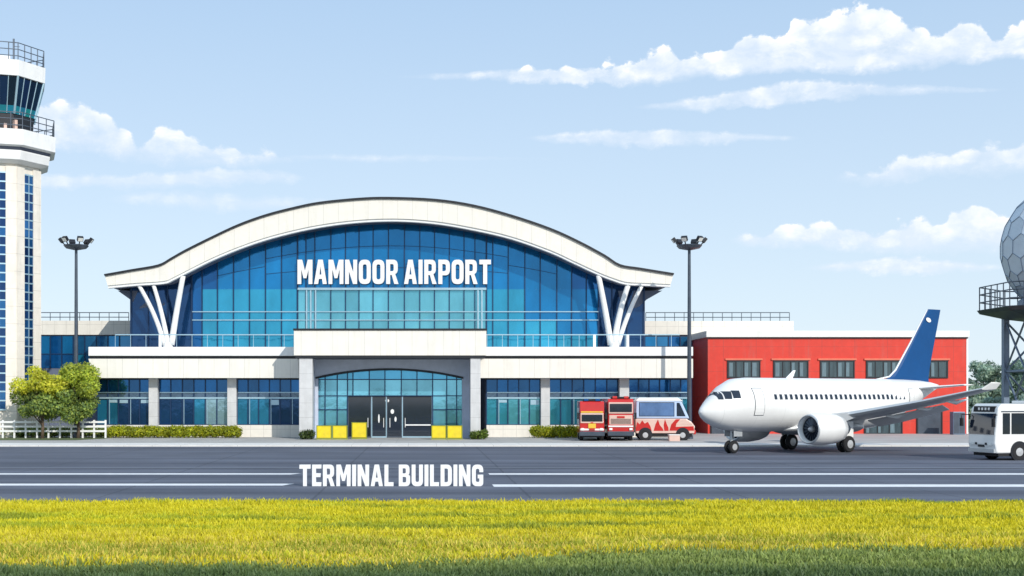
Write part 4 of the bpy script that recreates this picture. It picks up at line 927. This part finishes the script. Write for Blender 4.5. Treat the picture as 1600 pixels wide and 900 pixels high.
# fire trucks facing the camera: local front at y=0 looking -y, local x across
def fire_truck(label, px0, px1, Y, high, rz):
    wd = (px1-px0)*Y/F; t = thing('fire_truck', label, 'fire truck', (PX((px0+px1)/2, Y), Y, 0), rz, 'fire trucks parked by the terminal')
    q = lambda n, mb, mt, p=None, **k: link(n, mb, mt, p or t, **k); h = wd/2; ht = 3.15 if not high else 3.35
    m = MB(); m.prism([(0, .55), (-.0, 1.5), (.12, ht-.25), (.3, ht), (6.6, ht), (6.6, .55)], -h, h, 'x'); q('body', m, 'vred', bevel=.07)
    z0, z1 = (1.55, 2.1) if not high else (2.3, 2.95)
    m = MB(); m.box(-h+.14, h-.14, -.085, .2, z0, z1); q('windshield', m, 'win', bevel=.03)
    m = MB(); m.box(-h+.06, h-.06, -.05 if not high else -.03, .1, z0-.12, z1+.12); q('windshield_surround', m, 'vpink', bevel=.02)
    if not high:
        m = MB(); m.box(-h+.1, h-.1, -.03, .1, 2.25, 2.36); q('stripe', m, 'vyel')
        m = MB(); m.box(-.3, .3, -.08, .0, 1.02, 1.4); q('badge_panel', m, 'vyel', bevel=.03)
        m = MB(); m.box(-.22, .22, -.1, .0, .88, 1.02); m.box(-.1, .1, -.1, 0, 1.42, 1.5); q('badge_trim', m, 'vred')
    else:
        m = MB(); m.box(-h+.1, h-.1, -.03, .1, 1.3, 2.05); gp = q('grille_panel', m, 'vpink', bevel=.03)
        m = MB()
        for k in range(6): m.box(-h+.22, h-.22, -.05, .0, 1.38+k*.07, 1.41+k*.07)
        q('grille', m, 'dark', gp); m = MB(); m.box(-.3, .3, -.06, 0, 1.82, 1.98); q('nose_badge', m, 'vred', gp)
    m = MB(); m.box(-h+.04, h-.04, -.05, .1, 1.12 if high else .86, 1.24 if high else 1.0); q('white_stripe', m, 'vwhite')
    m = MB(); m.box(-h-.02, h+.02, -.22, .25, .42, .78); q('bumper', m, 'steel', bevel=.04)
    for s_ in (-1, 1):
        m = MB(); m.box(s_*(h-.22)-.13, s_*(h-.22)+.13, -.09, .02, .84 if not high else .86, 1.04); q('headlight', m, 'lamp', bevel=.03)
        m = MB(); m.tube([(s_*h, .15, 2.2), (s_*(h+.16), -.1, 2.2)], .03, 6); a = q('mirror_arm', m, 'black'); m = MB(); m.box(s_*(h+.14)-.07, s_*(h+.14)+.07, -.16, -.06, 1.75, 2.25); q('mirror', m, 'black', a)
        for y in (1.15, 4.9): wheel(q, s_*(h-.17), y, .48, .3, 'x')
        m = MB(); m.box(s_*h-.015, s_*h+.015, .5, 1.3, 1.6, 2.4); q('side_window', m, 'win')
        m = MB(); m.box(s_*h-.015, s_*h+.02, 1.8, 6.3, .9, 1.1); q('side_stripe', m, 'vyel')
        for k in range(3): m = MB(); m.box(s_*h-.015, s_*h+.018, 1.9+k*1.5, 3.2+k*1.5, 1.25, 2.6); q('locker_shutter', m, 'alu')
    m = MB(); m.box(-h+.25, h-.25, .25, .6, ht, ht+.16); lb = q('light_bar', m, 'dark', bevel=.03)
    for s_ in (-1, 1): m = MB(); m.box(s_*.45-.18, s_*.45+.18, .22, .62, ht+.01, ht+.2); q('beacon', m, 'vred' if high else 'blue', lb, bevel=.03)
    m = MB(); m.box(-h+.2, h-.2, -.0, 6.4, .3, .5); q('chassis', m, 'black')
    m = MB(); m.tube([(-.4, 1.2, ht+.12), (-.4, 6.2, ht+.12)], .04, 6); m.tube([(.1, 1.2, ht+.12), (.1, 6.2, ht+.12)], .04, 6)
    for k in range(12): m.tube([(-.4, 1.4+k*.42, ht+.12), (.1, 1.4+k*.42, ht+.12)], .025, 5)
    q('roof_ladder', m, 'alu')
fire_truck('red fire truck with a yellow badge on its nose, left of the two', 906, 944, 100.6, False, R(-5))
fire_truck('taller red fire truck with a high dark windscreen, next to the painted van', 950, 990, 100.9, True, R(-4))
# rescue van: side view, nose towards +x, camera side -y
rv = thing('rescue_van', 'white roofed van with red flame patterned side parked beside the fire trucks', 'van', (PX(1040, 102), 103.2, 0), R(-4))
q = lambda n, mb, mt, p=None, **k: link(n, mb, mt, p or rv, **k); vw = 2.1; vo = vw/2
hull(q, 'body', [(-2.25, .6), (-2.3, 1.75), (1.75, 1.75), (2.15, 1.5), (2.38, 1.2), (2.4, .6)], vw, 'vpink', .08)
hull(q, 'upper_body', [(-2.28, 1.76), (-2.22, 3.15), (-2.0, 3.4), (1.0, 3.4), (1.35, 3.2), (2.0, 1.76)], vw-.06, 'vblue', .1)
hull(q, 'roof', [(-2.24, 3.2), (-2.0, 3.44), (1.02, 3.44), (1.4, 3.22), (1.42, 3.16), (-2.24, 3.16)], vw+.02, 'vwhite', .06)
for s_ in (-1, 1):
    yo = s_*(vo-.03)
    m = MB(); m.box(-1.95, .75, yo-.012, yo+.012, 1.98, 3.02); q('side_window', m, 'bwin')
    m = MB(); m.box(-2.0, .8, yo-.008, yo+.008, 1.93, 3.07); q('window_seal', m, 'dark')
    m = MB(); m.prism([(.98, 1.95), (.98, 3.02), (1.2, 3.02), (1.68, 1.95)], yo-.014, yo+.014); q('cab_window', m, 'win')
    yb = s_*vo
    fl = [[(-2.25, .95), (-2.15, 1.5), (-1.95, 1.3), (-1.75, 1.62), (-1.55, 1.36), (-1.3, 1.5), (-1.1, 1.15), (-1.0, .78), (-2.25, .78)], [(-.85, .78), (-.7, 1.3), (-.5, 1.7), (-.36, 1.25), (-.15, 1.0), (-.05, .78)], [(0, .78), (-.05, 1.25), (.05, 1.72), (.2, 1.3), (.32, 1.05), (.34, .78)], [(.4, .8), (.55, 1.3), (.9, 1.7), (1.25, 1.72), (.95, 1.35), (.9, 1.1), (2.3, 1.15), (2.35, .8)]]
    m = MB()
    for p in fl: m.prism(p if s_ < 0 else p[::-1], yb-.012 if s_ < 0 else yb-.02, yb+.02 if s_ < 0 else yb+.012)
    q('red_livery', m, 'vred')
    m = MB(); m.prism([(.98, 1.32), (1.2, 1.66), (1.9, 1.6), (2.2, 1.3)], yb-.013, yb+.013); q('pale_livery', m, 'vpink')
    m = MB(); m.box(-2.2, 2.35, yb-.012, yb+.016, .6, .74); q('sill', m, 'vpink')
    for x in (-1.5, 1.45): m = MB(); m.lathe([(.55, -.018), (.55, .018)], 24, (x, yb, .5), 'y'); q('wheel_arch', m, 'dark'); wheel(q, x, s_*(vo-.1), .44, .28)
    m = MB(); m.box(2.3, 2.42, s_*.75-.15, s_*.75+.15, 1.0, 1.2); q('headlight', m, 'lamp')
m = MB(); m.add([(1.42, -.9, 3.1), (1.42, .9, 3.1), (2.02, .9, 1.85), (2.02, -.9, 1.85), (1.36, -.9, 3.05), (1.36, .9, 3.05), (1.9, .9, 1.8), (1.9, -.9, 1.8)], [(0, 3, 2, 1), (4, 5, 6, 7), (0, 1, 5, 4), (2, 3, 7, 6), (0, 4, 7, 3), (1, 2, 6, 5)]); q('windshield', m, 'win')
m = MB(); m.box(2.3, 2.5, -vo+.03, vo-.03, .5, .85); q('bumper', m, 'vred', bevel=.05)
m = MB(); m.box(-2.1, 2.2, -vo+.12, vo-.12, .3, .62); q('chassis', m, 'black')
bx = MB(); bx.box(-.42, .42, -.3, .3, .0, .46); r_ = thing('equipment_box', 'small pale box on the ground beside the painted van front wheel', 'box', (PX(1053, 100.4), 100.4, .02))
link('box', bx, 'vpink', r_, bevel=.03); bx = MB(); bx.box(-.44, .44, -.32, .32, .465, .54); link('lid', bx, 'vwhite', r_, bevel=.02)

# ------------------------------------------------------------------ yellow barrier boxes
def barrier(px0, px1, y0, Y, label, grp=True):
    w = (px1-px0)*Y/F; ht = PZ(y0, Y)
    r = thing('yellow_barrier', label, 'barrier', (PX((px0+px1)/2, Y), Y, .02), group='yellow barriers at the entrance')
    m = MB(); m.box(-w/2+.05, w/2-.05, -.14, .14, .12, ht-.02); link('panel', m, 'yellow', r, bevel=.04)
    m = MB(); m.box(-w/2, -w/2+.06, -.18, .18, 0, ht); m.box(w/2-.06, w/2, -.18, .18, 0, ht); m.box(-w/2+.06, w/2-.06, -.18, .18, ht-.04, ht); m.box(-w/2+.06, w/2-.06, -.18, .18, 0, .1); link('frame', m, M['olive'], r)
M['olive'] = mat('olive frame', (.25, .28, .03), .5, var=.1)
YBX = 104.4
barrier(494.5, 518.5, 665, YBX, 'outermost yellow barrier by the left portico column')
barrier(519.5, 543, 665, YBX, 'yellow barrier of the left pair, the one nearer the doors')
barrier(549.5, 573.5, 660, YBX+1.2, 'single taller yellow barrier in front of the dark entrance doors')
barrier(674, 697.5, 665, YBX, 'yellow barrier of the right pair, nearest the doors')
barrier(698.5, 722.5, 665, YBX, 'outermost yellow barrier by the right portico column')

# ------------------------------------------------------------------ vegetation
def leaves_mesh(name, C, n_per, rad, size, cols, parent, squash=.85, jitter=1.0):
    """leaf clumps: C list of (x,y,z,r,shade)"""
    V_, Cc = [], []
    for (x, y, z, r, sh_) in C:
        n = int(n_per*(r/rad)**2); d = rng.normal(0, 1, (n, 3)); d /= np.linalg.norm(d, axis=1)[:, None]
        p = np.array([x, y, z])+d*(r*rng.uniform(.45, 1.08, n)**.7)[:, None]*np.array([1, 1, squash])
        a = rng.normal(0, 1, (n, 3)); a /= np.linalg.norm(a, axis=1)[:, None]; b2 = np.cross(a, d); b2 /= np.linalg.norm(b2, axis=1)[:, None]+1e-6
        s_ = size*rng.uniform(.6, 1.3, n)[:, None]
        q4 = np.stack([p-a*s_, p-b2*s_*.55, p+a*s_, p+b2*s_*.55], 1); V_.append(q4.reshape(-1, 3))
        ci = rng.integers(0, len(cols), n); c = np.array(cols)[ci]*(sh_*rng.uniform(.75, 1.25, n))[:, None]; Cc.append(np.repeat(c, 4, 0))
    v = np.concatenate(V_).astype(np.float32); c = np.concatenate(Cc); n = len(v)//4
    me = bpy.data.meshes.new(name); me.vertices.add(n*4); me.vertices.foreach_set('co', v.ravel()); me.loops.add(n*4)
    me.loops.foreach_set('vertex_index', np.arange(n*4, dtype=np.int32)); me.polygons.add(n); me.polygons.foreach_set('loop_start', np.arange(0, n*4, 4, dtype=np.int32)); me.update(calc_edges=True)
    ca = me.color_attributes.new('col', 'FLOAT_COLOR', 'POINT'); arr = np.ones((n*4, 4), np.float32); arr[:, :3] = c; ca.data.foreach_set('color', arr.ravel())
    me.materials.append(M['leaf']); o = bpy.data.objects.new(name, me); COL.objects.link(o)
    if parent is not None: o.parent = parent
    return o
def tree(label, X, Y, ht, cw, cz0, cols_top, cols_low, leaf=.12, nper=420, nclump=26, group=None, trunk_r=.13, cat='tree', name='leafy_tree'):
    t = thing(name, label, cat, (X, Y, 0), group=group)
    m = MB(); m.tube([(0, 0, 0), (.05, 0, cz0*.6), (.0, .05, cz0+.3), (.08, 0, ht*.75)], [trunk_r*1.25, trunk_r, trunk_r*.8, trunk_r*.3], 10); tk = link('trunk', m, 'bark', t, smooth=True)
    Cu, Cl = [], []; m = MB()
    for k in range(nclump):
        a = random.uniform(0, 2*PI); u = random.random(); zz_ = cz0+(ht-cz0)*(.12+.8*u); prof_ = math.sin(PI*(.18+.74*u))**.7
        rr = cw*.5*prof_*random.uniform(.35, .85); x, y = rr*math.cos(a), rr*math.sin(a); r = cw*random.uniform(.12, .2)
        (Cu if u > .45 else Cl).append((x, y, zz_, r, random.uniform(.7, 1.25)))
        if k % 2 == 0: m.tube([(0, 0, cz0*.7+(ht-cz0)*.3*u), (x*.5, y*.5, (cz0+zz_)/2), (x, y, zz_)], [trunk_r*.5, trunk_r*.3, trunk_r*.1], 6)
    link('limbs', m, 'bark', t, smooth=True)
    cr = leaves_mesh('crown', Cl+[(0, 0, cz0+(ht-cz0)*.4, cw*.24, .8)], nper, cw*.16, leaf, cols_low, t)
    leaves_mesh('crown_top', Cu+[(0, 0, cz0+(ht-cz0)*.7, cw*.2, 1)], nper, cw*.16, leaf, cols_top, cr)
    return t
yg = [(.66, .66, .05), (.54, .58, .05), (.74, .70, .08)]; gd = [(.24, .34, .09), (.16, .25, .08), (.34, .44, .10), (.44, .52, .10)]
YTr = 106.5
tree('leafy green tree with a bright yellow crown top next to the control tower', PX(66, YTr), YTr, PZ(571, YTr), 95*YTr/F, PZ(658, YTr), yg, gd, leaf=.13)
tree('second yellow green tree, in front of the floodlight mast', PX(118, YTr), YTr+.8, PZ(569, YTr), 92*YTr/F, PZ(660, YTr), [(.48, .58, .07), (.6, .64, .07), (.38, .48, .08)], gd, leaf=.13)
hedgec = [(.50, .52, .02), (.42, .48, .03), (.6, .58, .03), (.28, .34, .03)]
def hedge(label, x0, x1, Y, ht, dep=.9, cols=hedgec, name='clipped_hedge', cat='hedge', n=60):
    Xa, Xb = PX(x0, Y), PX(x1, Y); t = thing(name, label, cat, ((Xa+Xb)/2, Y, 0)); w = Xb-Xa
    C = []; k = max(2, int(w/.32))
    for i in range(k):
        for j in range(3): C.append((-w/2+w*(i+.5)/k, (j-1)*dep*.3, ht*.55+random.uniform(-.08, .1), ht*.42, random.uniform(.75, 1.25)))
    leaves_mesh('foliage', C, n*1.8, .4, .10, cols, t, 1.15)
    m = MB()
    for i in range(k): m.tube([(-w/2+w*(i+.5)/k, 0, 0), (-w/2+w*(i+.5)/k+.05, 0, ht*.7)], .03, 5)
    link('stems', m, 'bark', t)
hedge('long yellow green hedge under the windows of the left wing', 166, 374, 108.6, .98, n=75)
hedge('short yellow green hedge left of the fire trucks', 832, 903, 108.8, .98, n=75)
hedge('dark small shrub at the foot of the left portico column', 470, 490, 104.6, .75, .7, [(.06, .10, .03), (.09, .13, .03)], 'shrub', 'shrub')
hedge('small green hedge at the foot of the right portico column', 736, 761, 104.6, .75, .7, [(.2, .28, .04), (.13, .2, .03)], 'shrub', 'shrub')
hedge('low green shrubs under the trees behind the white fence', 5, 166, 109.8, .85, .9, gd, 'shrub_row', 'shrubs', n=60)
# grass patch at the tower foot
b = MB(); b.face([(PX(-300, 106), 102.5, .032), (PX(120, 103), 102.5, .032), (PX(163, 106), 106.5, .032), (PX(163, 108), 110.3, .032), (PX(-300, 110), 110.3, .032)]); structure('lawn', b, 'land')
# white fence
YFn = 107.6; fx0, fx1 = PX(-120, YFn), PX(165, YFn)
fe = thing('white_rail_fence', 'white post and rail fence in front of the trees by the tower', 'fence', ((fx0+fx1)/2, YFn, 0)); hw = (fx1-fx0)/2
n = 16
for k in range(n+1):
    m = MB(); x = -hw+2*hw*k/n; m.box(x-.07, x+.07, -.07, .07, 0, 1.55); link('post', m, 'white', fe)
for z in (.62, 1.0, 1.38): m = MB(); m.box(-hw, hw, -.12, -.073, z-.08, z+.08); link('rail', m, 'white', fe)
# far trees and woodland, air haze put into the pale leaf colour
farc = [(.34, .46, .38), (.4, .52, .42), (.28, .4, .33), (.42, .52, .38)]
specs = [(1536, 170, 557, 70), (1572, 176, 572, 62), (1518, 160, 596, 40), (1606, 172, 566, 76), (1560, 150, 625, 50), (1605, 152, 622, 60)]
tl = ['pale green tree right behind the corner of the red building', 'pale tree behind the near leg of the radar tower', 'low shrubby tree touching the red building corner', 'pale tree seen through the radar tower bracing', 'low bush behind the bus roof', 'second low bush behind the bus']
for (px, Y, yt, wpx), lb in zip(specs, tl):
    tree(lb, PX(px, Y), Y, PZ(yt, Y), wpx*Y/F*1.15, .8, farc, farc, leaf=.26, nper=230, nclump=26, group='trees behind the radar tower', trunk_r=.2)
# distant line of woodland along the horizon
m = MB(); C = []
for k in range(240): x = -520+k*4.6; C.append((x, 420+random.uniform(-10, 30), random.uniform(2, 5), random.uniform(3.5, 6), random.uniform(.8, 1.2)))
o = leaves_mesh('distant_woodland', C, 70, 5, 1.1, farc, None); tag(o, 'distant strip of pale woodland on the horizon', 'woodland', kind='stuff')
# small utility boxes between the red building and the bus
ub = thing('utility_cabinet', 'blue grey utility cabinet at the right corner of the red building', 'cabinet', (PX(1496, 118), 118, .02))
m = MB(); m.box(-.55, .55, -.4, .4, 0, 2.1); link('cabinet_body', m, 'bluesteel', ub, bevel=.03)
for xa in (-.5, .02): m = MB(); m.box(xa, xa+.48, -.42, -.401, .1, 2.0); link('cabinet_door', m, 'steel', ub)
